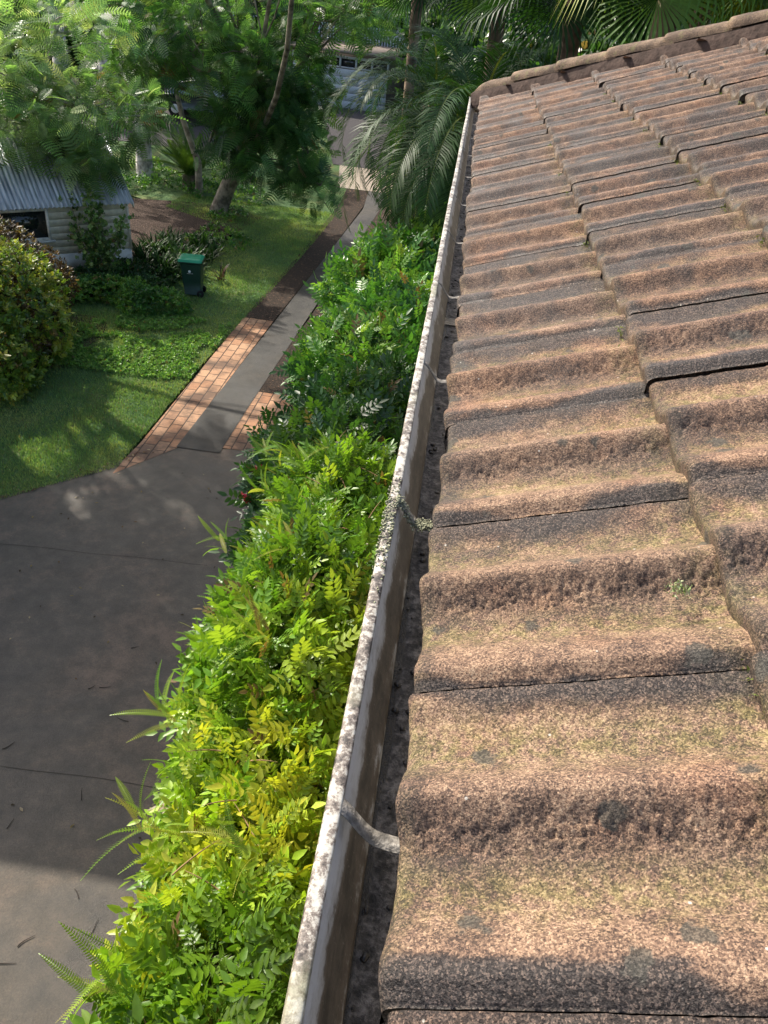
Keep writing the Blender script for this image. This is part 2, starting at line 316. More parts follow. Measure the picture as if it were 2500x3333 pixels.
# ================================================================= HOUSE
house=empty('house',(0,0,0)); tag(house,'two storey house with brown weathered tile roof and old white gutter','house')
GA=.307; TH=R(18); PI=R(22.5); W=.30; HIPY=6.02; RX_=.028
def prof(v):      # v: 0 just below a joint .. 1 at the next joint (towards the camera); metres
    return (.012*np.exp(-(v/.09)**2)+.030*np.exp(-(np.clip((v-.44),-9,0)/.12)**2)*(v<.44)+.030*np.exp(-(np.clip((v-.44),0,9)/.085)**2)*(v>=.44)
            +.026*sst(.68,.92,v)-.010*sst(.94,1.0,v))
Vs=[];Fs=[];A={'stain_tone':[],'moss':[],'rnd':[]};off=0
nc=22; joint0=.254
def hipok(x,y): return x-RX_+ (y-HIPY) < .10
for k in range(12):
    for j in range(-4,26):
        yj=joint0+.3*j          # joint at the near side of this tile; tile runs from yj to yj+.3
        if k*GA > (HIPY-yj)+.05: continue
        if k>8 and yj<1.0: pass
        xc=RX_+k*GA+.15; zc=EZ+k*GA*math.tan(PI); dist=math.sqrt(xc**2+(yj+.15)**2+(zc-H)**2)
        if yj<-.4 : nu,nv=14,20
        elif dist<1.0: nu,nv=190,170
        elif dist<1.7: nu,nv=110,110
        elif dist<2.8: nu,nv=56,60
        elif dist<4.5: nu,nv=30,34
        else: nu,nv=18,26
        rr=random.random(); tilt=random.uniform(-.0025,.0035); xo=random.uniform(-.006,.006); zo=random.uniform(-.001,.002); yaw=random.uniform(-.004,.004)
        v=np.linspace(0,1,nv); L=.36
        # slope samples: front face (below), rounding, then top
        rad=.012
        th=np.linspace(math.pi,math.pi/2,6); front=[(0,-.030),(0,-.022)]+[(rad+rad*math.cos(a),-rad+rad*math.sin(a)) for a in th]
        s=np.linspace(rad,L,nu)[1:]; pts=front+[(a,0) for a in s]
        P=np.array(pts); U_,V_=np.meshgrid(P[:,0],v,indexing='ij'); D_=np.broadcast_to(P[:,1][:,None],U_.shape)
        wid=.2985 if True else .3
        gap=random.choice([.0008,.0015,.0025,.0035,.0045]) ; Yv=yj+.3-V_*(.3-gap); gx=k*GA+U_; seed=3
        hgt=prof(V_)
        tip=np.exp(-(U_/.03)**2)
        # worn wavy tip
        wav=(vnoise(Yv*14,np.full_like(Yv,k*7.3),5)-.5)*.007*tip + (vnoise(Yv*70,np.full_like(Yv,k*3.1),6)-.5)*.002*tip
        # rounded long edge at the joint lip
        lip=np.where(V_>.985,-.004*((V_-.985)/.015)**2,0)
        nz=(fbm(gx*110,Yv*110,3,11)-.5)*.0030+(fbm(gx*14,Yv*14,3,31)-.5)*.003
        pit=-np.clip(fbm(gx*230,Yv*230,3,51)-.5,0,.14)*.022*np.exp(-((V_-.54)/.06)**2)
        Z=hgt+nz+pit+lip+D_+zo + tilt*(V_-.5)
        ct,st=math.cos(TH),math.sin(TH)
        Xw=RX_+k*GA+xo+(U_+wav)*ct-(Z)*st+ yaw*(V_-.5)*3 ; Zw=EZ+k*GA*math.tan(PI)+U_*st+Z*ct
        vv=np.stack([Xw,Yv,Zw],-1).reshape(-1,3)
        f=grid_faces(U_.shape[0],nv)[:, ::-1]
        # closing wall at the near edge (joint lip thickness)
        e=np.arange(U_.shape[0])*nv+nv-1; low=vv[e]-np.array([0,0,.022]); base=len(vv); vv=np.concatenate([vv,low]); 
        ff=np.array([(e[i],e[i+1],base+i+1,base+i) for i in range(len(e)-1)])
        f=np.concatenate([f,ff])
        # algae stains and other darker zones
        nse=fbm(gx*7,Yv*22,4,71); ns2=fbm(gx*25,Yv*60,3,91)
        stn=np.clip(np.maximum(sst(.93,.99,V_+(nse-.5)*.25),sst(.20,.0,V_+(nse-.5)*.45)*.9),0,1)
        stn=np.maximum(stn,.42*sst(.48,.56,V_+(ns2-.5)*.2)*sst(.7,.62,V_))  # near slope of the middle roll darker
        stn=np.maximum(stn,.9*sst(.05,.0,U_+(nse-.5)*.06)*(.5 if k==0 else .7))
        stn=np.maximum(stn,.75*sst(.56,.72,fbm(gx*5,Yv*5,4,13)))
        stn=np.maximum(stn,(.3+.5*rr)*sst(5.3,6.3,Yv+gx*.9)*.7)  # tiles darker towards the far end and the hip
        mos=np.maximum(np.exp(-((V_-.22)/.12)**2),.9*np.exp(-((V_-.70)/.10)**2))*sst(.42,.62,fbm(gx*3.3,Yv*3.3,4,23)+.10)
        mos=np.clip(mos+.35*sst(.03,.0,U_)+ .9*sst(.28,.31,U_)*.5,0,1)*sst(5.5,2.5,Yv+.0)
        cen=vv[f].mean(1); ok=(cen[:,0]-RX_)+(cen[:,1]-HIPY)<.02; f=f[ok]
        Vs.append(vv);Fs.append(f+off);off+=len(vv)
        for nm,a in (('stain_tone',stn),('moss',mos),('rnd',np.full(U_.shape,rr))):
            a=a.reshape(-1); A[nm].append(np.concatenate([a,a[e]*0+ (1 if nm=='stain_tone' else 0)]))
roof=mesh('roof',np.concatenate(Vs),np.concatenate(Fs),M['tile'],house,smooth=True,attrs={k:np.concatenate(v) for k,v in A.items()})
# the rest of the hipped roof (far side, right side) with the same corrugated tile courses, coarser
def plane_tiles(org,du,dv,nu_,span,clip):
    Vv=[];Ff=[];o_=0
    for k in range(nu_):
        u=np.array([0,0,.01,.36]); zz=np.array([-.03,-.01,0,0]); y=np.linspace(span[0],span[1],int((span[1]-span[0])/.0375))
        U2,Y2=np.meshgrid(u,y,indexing='ij'); Z2=zz[:,None]+prof(1-np.mod(Y2/.3,1))
        a=(k*GA+U2*math.cos(TH)-Z2*math.sin(TH)); b=k*GA*math.tan(PI)+U2*math.sin(TH)+Z2*math.cos(TH)
        P=np.array(org)+a[...,None]*np.array(du)+Y2[...,None]*np.array(dv)+b[...,None]*np.array([0,0,1.]); 
        f=grid_faces(4,len(y)); P=P.reshape(-1,3); c=P[f].mean(1); Vv.append(P);Ff.append(f[clip(c)]+o_);o_+=len(P)
    return np.concatenate(Vv),np.concatenate(Ff)
HW=7.2; ridge_x=RX_+HW/2; ridge_z=EZ+HW/2*math.tan(PI)
V1,F1=plane_tiles((RX_,HIPY,EZ),(0,-1,0),(1,0,0),12,(0,HW),lambda c:((c[:,0]-RX_)>(HIPY-c[:,1])-.02)&((RX_+HW-c[:,0])>(HIPY-c[:,1])-.02))
mesh('roof',V1,F1,M['tile'],house,smooth=True,attrs={'stain_tone':np.full(len(V1),.3),'moss':np.zeros(len(V1)),'rnd':np.full(len(V1),.5)})
V2,F2=plane_tiles((RX_+HW,0,EZ),(-1,0,0),(0,1,0),12,(-9,HIPY),lambda c:((RX_+HW-c[:,0])<(HIPY-c[:,1])+.02)&(c[:,0]>ridge_x))
mesh('roof',V2,F2,M['tile'],house,smooth=True,attrs={'stain_tone':np.full(len(V2),.3),'moss':np.zeros(len(V2)),'rnd':np.full(len(V2),.5)})
V3,F3=plane_tiles((RX_,0,EZ),(1,0,0),(0,1,0),12,(-9,joint0-1.2),lambda c:c[:,0]<ridge_x)
mesh('roof',V3,F3,M['tile'],house,smooth=True,attrs={'stain_tone':np.full(len(V3),.3),'moss':np.zeros(len(V3)),'rnd':np.full(len(V3),.5)})
# underlay so nothing shows through
mb=MB(); e=.035
mb.add([(RX_+.05,-9,EZ-.05),(RX_+.05,HIPY-.05,EZ-.05),(ridge_x,HIPY-HW/2,ridge_z-.05),(ridge_x,-9,ridge_z-.05)],np.array([(0,1,2,3)]))
mb.add([(RX_+.05,HIPY-.05,EZ-.05),(RX_+HW-.05,HIPY-.05,EZ-.05),(ridge_x,HIPY-HW/2,ridge_z-.05)],np.array([(0,1,2)]))
mb.build('roof_underlay',plain('underlay',(.008,.007,.006),1,0),house)
# hip caps: from the eave corner up to the ridge
P0=np.array([RX_+.03,HIPY-.03,EZ+.005]); P1=np.array([ridge_x,HIPY-HW/2,ridge_z+.03]); d=P1-P0; Lh=np.linalg.norm(d); d/=Lh
side=np.cross(d,[0,0,1.]); side/=np.linalg.norm(side); up=np.cross(side,d)
def cap_mesh(L,r0,r1,start=False):
    nA,nL=18,14; V=[]
    for i in range(nL):
        t=i/(nL-1); r=r0*(1-t)+r1*t; ti=t
        hh=1.0
        if start: hh=min(1,.35+1.6*math.sqrt(max(t,0)*1.2)); r=r*min(1,.72+.9*t)
        for a in range(nA):
            q=math.pi*(a/(nA-1)); cx=math.cos(q); sz=math.sin(q)
            x=r*1.15*np.sign(cx)*abs(cx)**.8; z=r*.72*sz**.75*hh
            nn=(fbm(np.array(t*9+a*.7),np.array(a*.9),3,int(L*1000)%97)-.5)*.012
            V.append((x*(1+nn*3),t*L,z+nn))
    F=list(grid_faces(nL,nA)); V=np.array(V)
    m2=len(V); rim=V[:nA].copy(); rim[:,2]-=.018; V=np.concatenate([V,rim]); F+= [np.array((a,a+1,m2+a+1,m2+a)) for a in range(nA-1)]
    return V,np.array(F)
t=-.02;i=0
while t<Lh:
    L=.43; V,F=cap_mesh(L,.104,.097,i==0)
    B=np.stack([side,d,up],1); wob=random.uniform(-.008,.008)
    V=V*np.array([.92,1,.8])+np.array([wob,0,.034+(0 if i else -.008)]) ; 
    lift=np.array([0,0,1])*0.0
    # tilt: front end rides over the cap below
    V[:,2]+= .014*(1-V[:,1]/L)
    Vw=P0+ (V@B.T) + d*t
    mesh('hip_cap',Vw,F,M['cap'],house,smooth=True); t+=.365; i+=1
# mortar bedding under the hip caps, wavy
n=160; tt=np.linspace(-.02,Lh,n); V=[]
for q_ in tt:
    wv=(vnoise(np.array(q_*9),np.array(2.),3)-.5)*.03
    for (a,b) in ((-.118+wv*.5,-.06),(-.108,.034+wv*.3),(-.06,.05),(.06,.05),(.108,.034+wv*.3),(.118,-.06)): V.append(P0+d*q_+side*a+up*b)
F=[];K=6
for i in range(n-1):
    for a in range(K-1): F.append((i*K+a,i*K+a+1,(i+1)*K+a+1,(i+1)*K+a))
mesh('mortar_bedding',V,np.array(F),M['mortar'],house,smooth=True)
t=0.
while t<9+HIPY-HW/2:
    V,F=cap_mesh(.43,.118,.1); Vw=np.stack([ridge_x+V[:,0],HIPY-HW/2-t-V[:,1],ridge_z+.06+V[:,2]+.015*(1-V[:,1]/.43)],1)
    mesh('ridge_cap',Vw,F[:,::-1],M['cap'],house,smooth=True); t+=.365
# ---- gutter
gut=empty('gutter',(0,0,0),0,house); LZ=H-.64
gy=np.concatenate([np.linspace(-1.5,0,20)[:-1],np.linspace(0,2.5,180),np.linspace(2.5,6.14,110)[1:]])
def sweep(name,pts,mat,attr=None,sub=1,disp=.0006):
    P=[];T=[]
    for i in range(len(pts)-1):
        for s_ in range(sub):
            q_=s_/sub; P.append(np.array(pts[i])*(1-q_)+np.array(pts[i+1])*q_)
    P.append(np.array(pts[-1])); P=np.array(P); nP=len(P)
    V=[];at=[]
    X_=P[:,0][None,:]+(fbm(gy*1.7,gy*0,3,2)-.5)[:,None]*.004; X_=np.broadcast_to(X_,(len(gy),nP)).copy()
    dxy=gy*.0023*0
    Z_=np.broadcast_to(P[:,1][None,:],X_.shape)+(fbm(np.broadcast_to(gy[:,None]*60,X_.shape),X_*60,3,8)-.5)*disp*4
    Y_=np.broadcast_to(gy[:,None],X_.shape)
    VV=np.stack([X_,Y_,Z_],-1).reshape(-1,3)
    at={}
    if attr=='dirt':
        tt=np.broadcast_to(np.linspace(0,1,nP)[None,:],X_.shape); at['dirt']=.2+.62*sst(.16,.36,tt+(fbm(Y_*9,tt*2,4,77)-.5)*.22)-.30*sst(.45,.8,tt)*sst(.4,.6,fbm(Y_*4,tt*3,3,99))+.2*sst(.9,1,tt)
    if attr=='wet':
        edge=-.002+.012*(fbm(gy*7,gy*0+1,4,19)-.5)[:,None]*2+.004; at['wet']=sst(edge+.004,edge,X_)*.95
    return mesh(name,VV,grid_faces(len(gy),nP)[:,::-1],mat,gut,smooth=True,attrs={k:v.reshape(-1) for k,v in at.items()} or None)
lx=-.0445
sweep('lip',[(lx,LZ-.020),(lx-.0005,LZ-.004),(lx+.0012,LZ),(lx+.006,LZ+.0008),(lx+.012,LZ+.0003),(lx+.0148,LZ-.001),(lx+.0155,LZ-.005),(lx+.0140,LZ-.010)],M['lip'],sub=2)
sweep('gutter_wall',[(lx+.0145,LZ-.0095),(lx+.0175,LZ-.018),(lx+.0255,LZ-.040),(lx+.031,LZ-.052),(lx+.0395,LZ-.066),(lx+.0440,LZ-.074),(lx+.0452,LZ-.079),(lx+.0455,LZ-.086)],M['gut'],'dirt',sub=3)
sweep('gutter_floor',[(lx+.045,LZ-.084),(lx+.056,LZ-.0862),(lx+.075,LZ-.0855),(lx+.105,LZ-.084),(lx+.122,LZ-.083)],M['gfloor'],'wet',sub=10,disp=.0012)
mb=MB(); mb.ext([(lx,LZ-.02),(lx+.004,LZ-.05),(lx+.02,LZ-.075),(lx+.03,LZ-.1),(lx+.122,LZ-.1)],-1.5,6.14); mb.ext([(lx+.122,LZ-.1),(lx+.122,LZ+.0)],-1.5,6.14); mb.build('gutter_back',M['lip'],gut)
for ys in (1.93,4.1):
    Pq=[(lx-.0008,LZ-.02),(lx-.0004,LZ+.0008),(lx+.0152,LZ+.0004),(lx+.019,LZ-.018),(lx+.0265,LZ-.040),(lx+.0405,LZ-.066),(lx+.0462,LZ-.083),(lx+.12,LZ-.0815)]; m_=MB(); m_.ext(Pq,ys,ys+.05); m_.build('gutter_joint',M['strap'],gut)
mb=MB(); mb.box((.018,6.158,LZ-.045),(.128,.004,.1)); mb.box((.018,6.155,LZ+.002),(.132,.012,.006)); mb.build('end_cap',M['lip'],gut)
for i in range(-1,12):
    ys=.444+i*.5265
    if ys>6.1: break
    n=26; V=[]; hw=.0085; sk=.018
    for a in range(n):
        q_=a/(n-1); x=lx+.012+q_*.075; z=LZ-.003-.034*sst(.0,.55,q_)+.004*sst(.6,1,q_); yy=ys-.008-.010*sst(0,.6,q_)-.002*math.sin(q_*9+i)
        ln=(vnoise(np.array(q_*25.),np.array(i*3.),9)-.5)*.004 if i==2-1 else 0
        for (b,c_) in ((-hw-ln,0),(-hw-ln,.0016),(hw+ln,.0016),(hw+ln,0)): V.append((x,yy+b,z+c_+ (abs(ln)*.8 if c_ else 0)))
    F=[(a*4+k_,a*4+(k_+1)%4,a*4+4+(k_+1)%4,a*4+4+k_) for a in range(n-1) for k_ in range(4)]
    mesh('strap',V,np.array(F),M['strap_lichen'] if i==1 and False else M['strap'],gut)
mb=MB(); 
for _ in range(900):
    q_=random.random(); x=lx+.012+q_*.06; z=LZ+.0-.034*float(sst(.0,.55,q_)); yy=.444+.5265-.008-.010*float(sst(0,.6,q_)); r=random.uniform(.001,.003)
    mb.box((x+random.uniform(-.002,.002),yy+random.gauss(0,.006),z+random.uniform(-.001,.003)),(r,r,r))
for _ in range(420):
    y=random.gauss(.9,.05) ; x=lx+random.uniform(-.003,.015); r=random.uniform(.0008,.0028)
    mb.box((x,y,LZ+random.uniform(-.001,.002)),(r,r,r))
mb.build('lichen',plain('lichen',(.3,.3,.2),.95,.1,120,.7),gut)
# debris in the gutter
mb=MB()
for _ in range(260):
    y=random.uniform(.2,6) ; x=lx+random.uniform(.05,.09); r=random.uniform(.001,.004)
    mb.box((x,y,LZ-.084),(r*1.4,r*2,r),rot=Matrix.Rotation(random.random()*3,3,'Z'))
mb.build('gutter_debris',plain('wet_debris',(.022,.018,.014),.4,.5),gut)
# fascia, soffit and walls
mb=MB(); mb.box((.082,-1.4,LZ-.075),(.02,15.0,.17)); mb.box((.082,1,LZ-.165),(.02,10.2,.004)); mb.build('fascia',plain('fascia_paint',(.4,.38,.34),.6,.4),house)
mb=MB(); mb.box((.34,-1.5,LZ-.168),(.5,15.1,.01)); mb.build('soffit',plain('soffit_paint',(.55,.53,.5),.7,.3),house)
q=NT('house_brick'); br=q.n('ShaderNodeTexBrick'); sx=q.n('ShaderNodeSeparateXYZ'); q.l(q.co(),sx.inputs[0]); cb=q.n('ShaderNodeCombineXYZ'); q.l(q.math('ADD',sx.outputs[0],sx.outputs[1]),cb.inputs[0]); q.l(sx.outputs[2],cb.inputs[1]); q.l(cb.outputs[0],br.inputs[0]); br.inputs['Scale'].default_value=1; br.inputs['Brick Width'].default_value=.24; br.inputs['Row Height'].default_value=.086; br.inputs['Mortar Size'].default_value=.005
br.inputs['Color1'].default_value=(.2,.1,.06,1); br.inputs['Color2'].default_value=(.28,.14,.08,1); br.inputs['Mortar'].default_value=(.3,.28,.24,1); q.set(br.outputs[0],.85,.2)
mb=MB(); mb.box((RX_+HW/2,-1.6,(LZ-.17)/2),(HW-1.0,14.4,LZ-.18)); mb.build('wall',q.m,house)
for yw in (1.6,4.4):
    wf=MB(); wf.box((.52,yw,4.9),(.06,1.5,1.3)); wo=wf.build('window',plain('window_frame_paint',(.6,.6,.58),.5,.4),house)
    g=MB(); g.box((.485,yw,4.9),(.012,1.36,1.16)); gm=plain('dark_glass',(.02,.025,.03),.05,.6); g.build('pane',gm,wo)
# moss tufts in the course steps
mm=foliage('moss_green',.15,.8,.1)
for k in range(1,7):
    for j in range(-1,20):
        if random.random()<.38: continue
        yj=joint0+.3*j+.3
        if k*GA>(HIPY-yj)-.15: continue
        x0=RX_+k*GA; z0=EZ+k*GA*math.tan(PI)-.026; n_=random.randint(8,30); V=[];col=[]
        for _ in range(n_*3):
            p=np.array([x0+random.gauss(-.004,.004),yj-.006+random.gauss(0,.012 if random.random()<.7 else .03),z0+random.uniform(-.002,.018)])
            s_=random.uniform(.001,.0028); a=rng.normal(size=(3,3))*s_; V+= [p+a[0],p+a[1],p+a[2]]; c=random.choice([(.18,.22,.05),(.12,.17,.04),(.3,.32,.1)]); col+=[c]*3
        mesh('moss',V,np.arange(len(V)).reshape(-1,3),mm,roof,col=np.array(col))
V=[];col=[]
for _ in range(130):
    c0=np.array([.286,.66,EZ+.105+.012]); p=c0+np.array([random.gauss(0,.006),random.gauss(0,.008),random.uniform(-.002,.006)]); a=rng.normal(size=(3,3))*.0015; V+=[p+a[0],p+a[1],p+a[2]]; col+=[random.choice([(.3,.36,.16),(.2,.26,.1),(.42,.45,.26)])]*3
mesh('moss',V,np.arange(len(V)).reshape(-1,3),mm,roof,col=np.array(col))

# ================================================================= FOLIAGE
def norm(a): return a/(np.linalg.norm(a,axis=-1,keepdims=True)+1e-9)
def frames(d,up):       # d: leaf direction, up: approx leaf normal -> matrices columns (d,side,n)
    d=norm(d); s=norm(np.cross(up,d)); n=np.cross(d,s); return np.stack([d,s,n],-1)
def instance(tv,tf,pos,fr,sc,cols,cvar=.12,tcol=None):
    N=len(pos); k=len(tv); V=np.einsum('nij,kj->nki',fr,tv)*sc[:,None,None]+pos[:,None,:]
    F=[(f[None]+ (np.arange(N)*k)[:,None,None]).reshape(-1,f.shape[1]) for f in tf]
    c=np.repeat(cols[:,None,:],k,1)
    if tcol is not None: c=c*tcol[None,:,None]
    return V.reshape(-1,3),F,c.reshape(-1,3)
def leaf_at(V,F,base,dirn,side,L,Wd,fold=.15,droop=.1,nrm=(0,0,1)):
    base=np.array(base,float);dirn=norm(np.array(dirn,float));side=norm(np.array(side,float));nn=np.array(nrm,float); o=len(V)
    for t,w,h in ((0,0,0),(.35,.5,fold),(.35,-.5,fold),(.38,0,0),(.72,.34,fold*.6),(.72,-.34,fold*.6),(1,0,0)):
        V.append(base+dirn*L*t+side*Wd*w+nn*(h*Wd-droop*L*t*t))
    F+= [(o,o+3,o+1),(o,o+2,o+3),(o+3,o+6,o+4),(o+3,o+5,o+6),(o+1,o+3,o+4),(o+2,o+5,o+3)]
def T_pinnate(n=4,L=1,lw=.15,ll=.42):
    V=[];F=[]
    for i in range(n):
        x=.22+.62*i/n*1.25
        for s in (1,-1): leaf_at(V,F,(x,0,-.08*x*x),(.55,s*.85,random.uniform(-.05,.12)),(.85,-s*.5,0),ll*random.uniform(.85,1.1)*(1-.2*abs(i/n-.4)),lw*1.05)
    leaf_at(V,F,(.95,0,-.08),(1,0,-.15),(0,1,0),ll*1.05,lw*1.1)
    o=len(V); V+=[np.array((0,-.008,0)),np.array((0,.008,0)),np.array((1,0,-.09))]; F.append((o,o+1,o+2))
    return np.array(V),[np.array(F)]
def T_simple(n=7,lw=.3,ll=.6,spread=1.):
    V=[];F=[]
    for i in range(n):
        a=i*2.4; x=.1+.5*i/n; c,s=math.cos(a),math.sin(a)
        d=np.array([.55,spread*c*.8,spread*s*.8]); sd=np.cross(d,[1,0,.3])
        leaf_at(V,F,(x,0,0),d,sd,ll*random.uniform(.8,1.1),lw,nrm=norm(np.cross(norm(d),norm(sd))),droop=.1)
    return np.array(V),[np.array(F)]
def T_frondlet(n=13,L=1,wd=.36,droop=.25,taper=True,qw=.5,up=.15,tipw=.12):   # feather: rachis with narrow quads both sides
    V=[];F=[]
    for i in range(n):
        t=(i+.7)/n; w=wd*(math.sin(math.pi*min(1,t*.9+.12))**.6 if taper else 1); g=L/n*qw
        z0=-droop*t*t
        for s in (1,-1):
            o=len(V); a=np.array((t*L,0,z0)); e=np.array((t*L+w*.35,s*w,z0+up*w-.3*w*w)); m=(a+e)/2+np.array((0,0,.04*w))
            V+=[a-np.array((g*.35,0,0)),a+np.array((g*.35,0,0)),m+np.array((g*.6,0,0)),m-np.array((g*.6,0,0)),e]
            F+=[(o,o+1,o+2),(o,o+2,o+3),(o+3,o+2,o+4)]
    o=len(V)
    for i in range(6):
        t=i/5; V+=[np.array((t*L,-.006,-droop*t*t)),np.array((t*L,.006,-droop*t*t))]
    for i in range(5): F+=[(o+2*i,o+2*i+1,o+2*i+3),(o+2*i,o+2*i+3,o+2*i+2)]
    return np.array(V),[np.array(F)]
def blobs_points(blobs,dens,deep=.35,upper=None):
    """points + outward normals scattered in the outer shell of a union of lumpy ellipsoids"""
    P=[];N=[];Q=[]
    for (c,r) in blobs:
        c=np.array(c,float);r=np.array(r,float); ar=4*math.pi*((r[0]*r[1])**1.6+(r[0]*r[2])**1.6+(r[1]*r[2])**1.6)**(1/1.6)/3**(1/1.6)
        n=int(ar*dens); u=norm(rng.normal(size=(n,3)))
        lump=1+.16*(vnoise(u[:,0]*2.6+c[0],u[:,1]*2.6+u[:,2]*2+c[1],5)-.5)*2
        dp=1-deep*rng.random(n)**2.2
        p=c+u*r*(lump*dp)[:,None]; nn=norm(u/r); P.append(p);N.append(nn);Q.append(dp)
    P=np.concatenate(P);N=np.concatenate(N);Q=np.concatenate(Q)
    keep=np.ones(len(P),bool)
    for (c,r) in blobs:
        q_=(((P-np.array(c))/np.array(r))**2).sum(1); keep&=q_>.45
    keep&=P[:,2]>.02
    return P[keep],N[keep],Q[keep]
def pal(n,cols,wts=None,var=.15,P=None,seed=0,sc=2.):
    cols=np.array(cols); K=len(cols)
    if P is not None:
        t=fbm(P[:,0]*sc+P[:,2]*sc*.7,P[:,1]*sc,3,seed); t=np.clip((t-.28)/.44,0,.999)*K; i=np.clip((t*.75+.12*K+rng.normal(size=n)*.75),0,K-1).astype(int)
    else: i=rng.choice(K,n,p=wts)
    out=cols[i].copy(); dead=rng.random(n)<.018; out[dead]=np.array((.22,.15,.06))
    return out*(1+var*rng.normal(size=(n,1)))*(1+.05*rng.normal(size=(n,3)))
def scatter(name,parent,P,N,tmpls,size,cols,mat,upb=.5,rnd=.65,svar=.33,droop=0.):
    n=len(P); d=N*.7+np.array([0,0,upb])+rnd*rng.normal(size=(n,3))+np.array([0,0,-droop]); 
    upv=norm(N*.8+np.array([0,0,.7])+.35*rng.normal(size=(n,3))); fr=frames(d,upv); sc=size*np.clip(1+svar*rng.normal(size=n),.45,1.8)
    Vs=[];F3=[];Cs=[];o=0; pick=rng.integers(0,len(tmpls),n)
    for ti,(tv,tf) in enumerate(tmpls):
        s=pick==ti
        if not s.any(): continue
        V,F,c=instance(tv,tf,P[s],fr[s],sc[s],np.clip(cols[s],.003,1)); Vs.append(V);F3.append(F[0]+o);Cs.append(c);o+=len(V)
    return mesh(name,np.concatenate(Vs),np.concatenate(F3),mat,parent,col=np.concatenate(Cs))
PIN=[T_pinnate(random.choice([3,4,4]),lw=.17) for _ in range(5)]
SIM=[T_simple(6,.28,.55) for _ in range(4)]; SIMR=[T_simple(7,.42,.5) for _ in range(4)]
FEA=[T_frondlet(11,1,.3,random.uniform(.15,.4),qw=.56) for _ in range(5)]
FERN=[T_frondlet(30,1,.085,random.uniform(.2,.5),qw=.62,up=.0) for _ in range(4)]
YG=[(.12,.23,.02),(.18,.32,.025),(.25,.41,.035),(.34,.48,.04),(.5,.55,.055)]
GR=[(.035,.10,.018),(.06,.15,.02),(.09,.2,.025),(.14,.27,.03)]
DG=[(.022,.07,.018),(.036,.1,.024),(.055,.14,.03)]
BG=[(.05,.15,.03),(.08,.22,.035),(.13,.29,.045),(.22,.38,.06)]
def shrub(name,label,cat,base,blobs,dens,size,cols,tm,mat,group=None,stems=True,sc=2.,core=True,flowers=0,deep=.35,upb=.5,frl=0):
    t=empty(name,base); tag(t,label,cat,group); b=np.array(base)
    P,N,Q=blobs_points([(np.array(c)-b*0,r) for c,r in blobs],dens,deep)
    cl=pal(len(P),cols,P=P,seed=int(abs(base[0]*10+base[1]*7)),sc=sc)
    o=scatter('foliage',t,P-b,N,tm,size,cl,mat,upb)
    mb=MB()
    for c,r in blobs:
        c=np.array(c,float)
        for _ in range(5):
            tp=c+np.array(r)*rng.uniform(-.6,.6,3); b0=np.array([b[0]+rng.normal()*.12+ (c[0]-b[0])*.6,b[1]+(c[1]-b[1])*.9,b[2]]); mid=(b0+tp)/2+rng.normal(size=3)*.12
            mb.tube(np.array([b0,mid,tp])-b,[.022,.015,.006],5)
    if stems: mb.build('stem',M['bark'],t)
    return t,P,N
def flower(P,parent,col,size=.05):
    V=[];cl=[]
    for _ in range(70):
        p=P+rng.normal(size=3)*size*.5; a=rng.normal(size=(3,3))*size*.28; V+=[p+a[0],p+a[1],p+a[2]]; cl+=[np.array(col)*random.uniform(.6,1.3)]*3
    return mesh('flower',V,np.arange(len(V)).reshape(-1,3),M['leaf'],parent,col=np.clip(np.array(cl),0,1))
# --- climbers and shrubs between the driveway and the house
bl=[]
for y in np.arange(-.3,5.6,.55):
    e=np.interp(y,[0,1,3,5.6],[.80,.90,1.12,1.2])
    zc=3.75+.18*math.sin(y*2.3); bl+=[((-.1-e*.40,y,zc),(e*.52,.55,.75)),((-.05-e*.62,y+.2,zc-.45),(e*.44,.55,.8)),((-.35,y,2.2),(.9,.6,1.5)),((-.75,y+.1,.95),(.85,.6,1.1))]
A_,PA,NA=shrub('climbing_shrub','tall yellow-green climber with feathered leaves along the nearest stretch of gutter','shrub',(-.5,2.5,0),[b for b in bl if b[0][1]<2.7],470,.115,YG,PIN,M['leaf'],sc=1.6)
B_,PB,NB=shrub('climbing_shrub','bright green climber beside the gutter, with an upper fringe of fern fronds over the driveway','shrub',(-.55,4.2,0),[b for b in bl if b[0][1]>=2.7],450,.122,[(.1,.21,.025),(.15,.29,.03),(.21,.37,.035),(.32,.45,.045)],PIN,M['leaf'],sc=1.6)
bl=[((-.75,6.3,3.3),(.75,.8,.8)),((-.6,7.3,3.2),(.75,.8,.85)),((-1.15,6.9,2.8),(.7,.8,.9)),((-.9,5.8,2.6),(.75,.7,.9)),((-.8,6.6,1.6),(.9,1.2,1.5))]
C_,PC,NC=shrub('dark_shrub','dark glossy green shrub with small pink-red flowers on its driveway side','shrub',(-.8,6.7,0),bl,230,.155,DG+[(.06,.13,.02)],PIN,M['leaf_gloss'])
for p in ((-1.78,6.55,2.95),(-1.75,6.4,3.0),(-1.72,6.8,3.1),(-1.52,5.35,2.85),(-1.48,5.3,2.72),(-1.42,5.55,2.9),(-1.6,5.28,2.62)): flower(np.array(p)-np.array((-.8,6.7,0)),C_,(.55,.05,.11),.05)
bl=[((-.85,8.8,3.3),(.85,.85,.8)),((-.6,9.9,3.4),(.8,.9,.8)),((-1.1,9.4,2.9),(.7,.9,.9)),((-.5,8.2,3.1),(.7,.7,.8)),((-.9,9.1,1.6),(.9,1.2,1.5))]
D_,PD,ND=shrub('rounded_shrub','sunlit mid-green rounded shrub with one red flower, between dark shrub and far shrubs','shrub',(-.9,9.2,0),bl,200,.165,BG,PIN,M['leaf_gloss'])
flower(np.array((-.55,9.0,4.1))-np.array((-.9,9.2,0)),D_,(.6,.02,.03),.045)
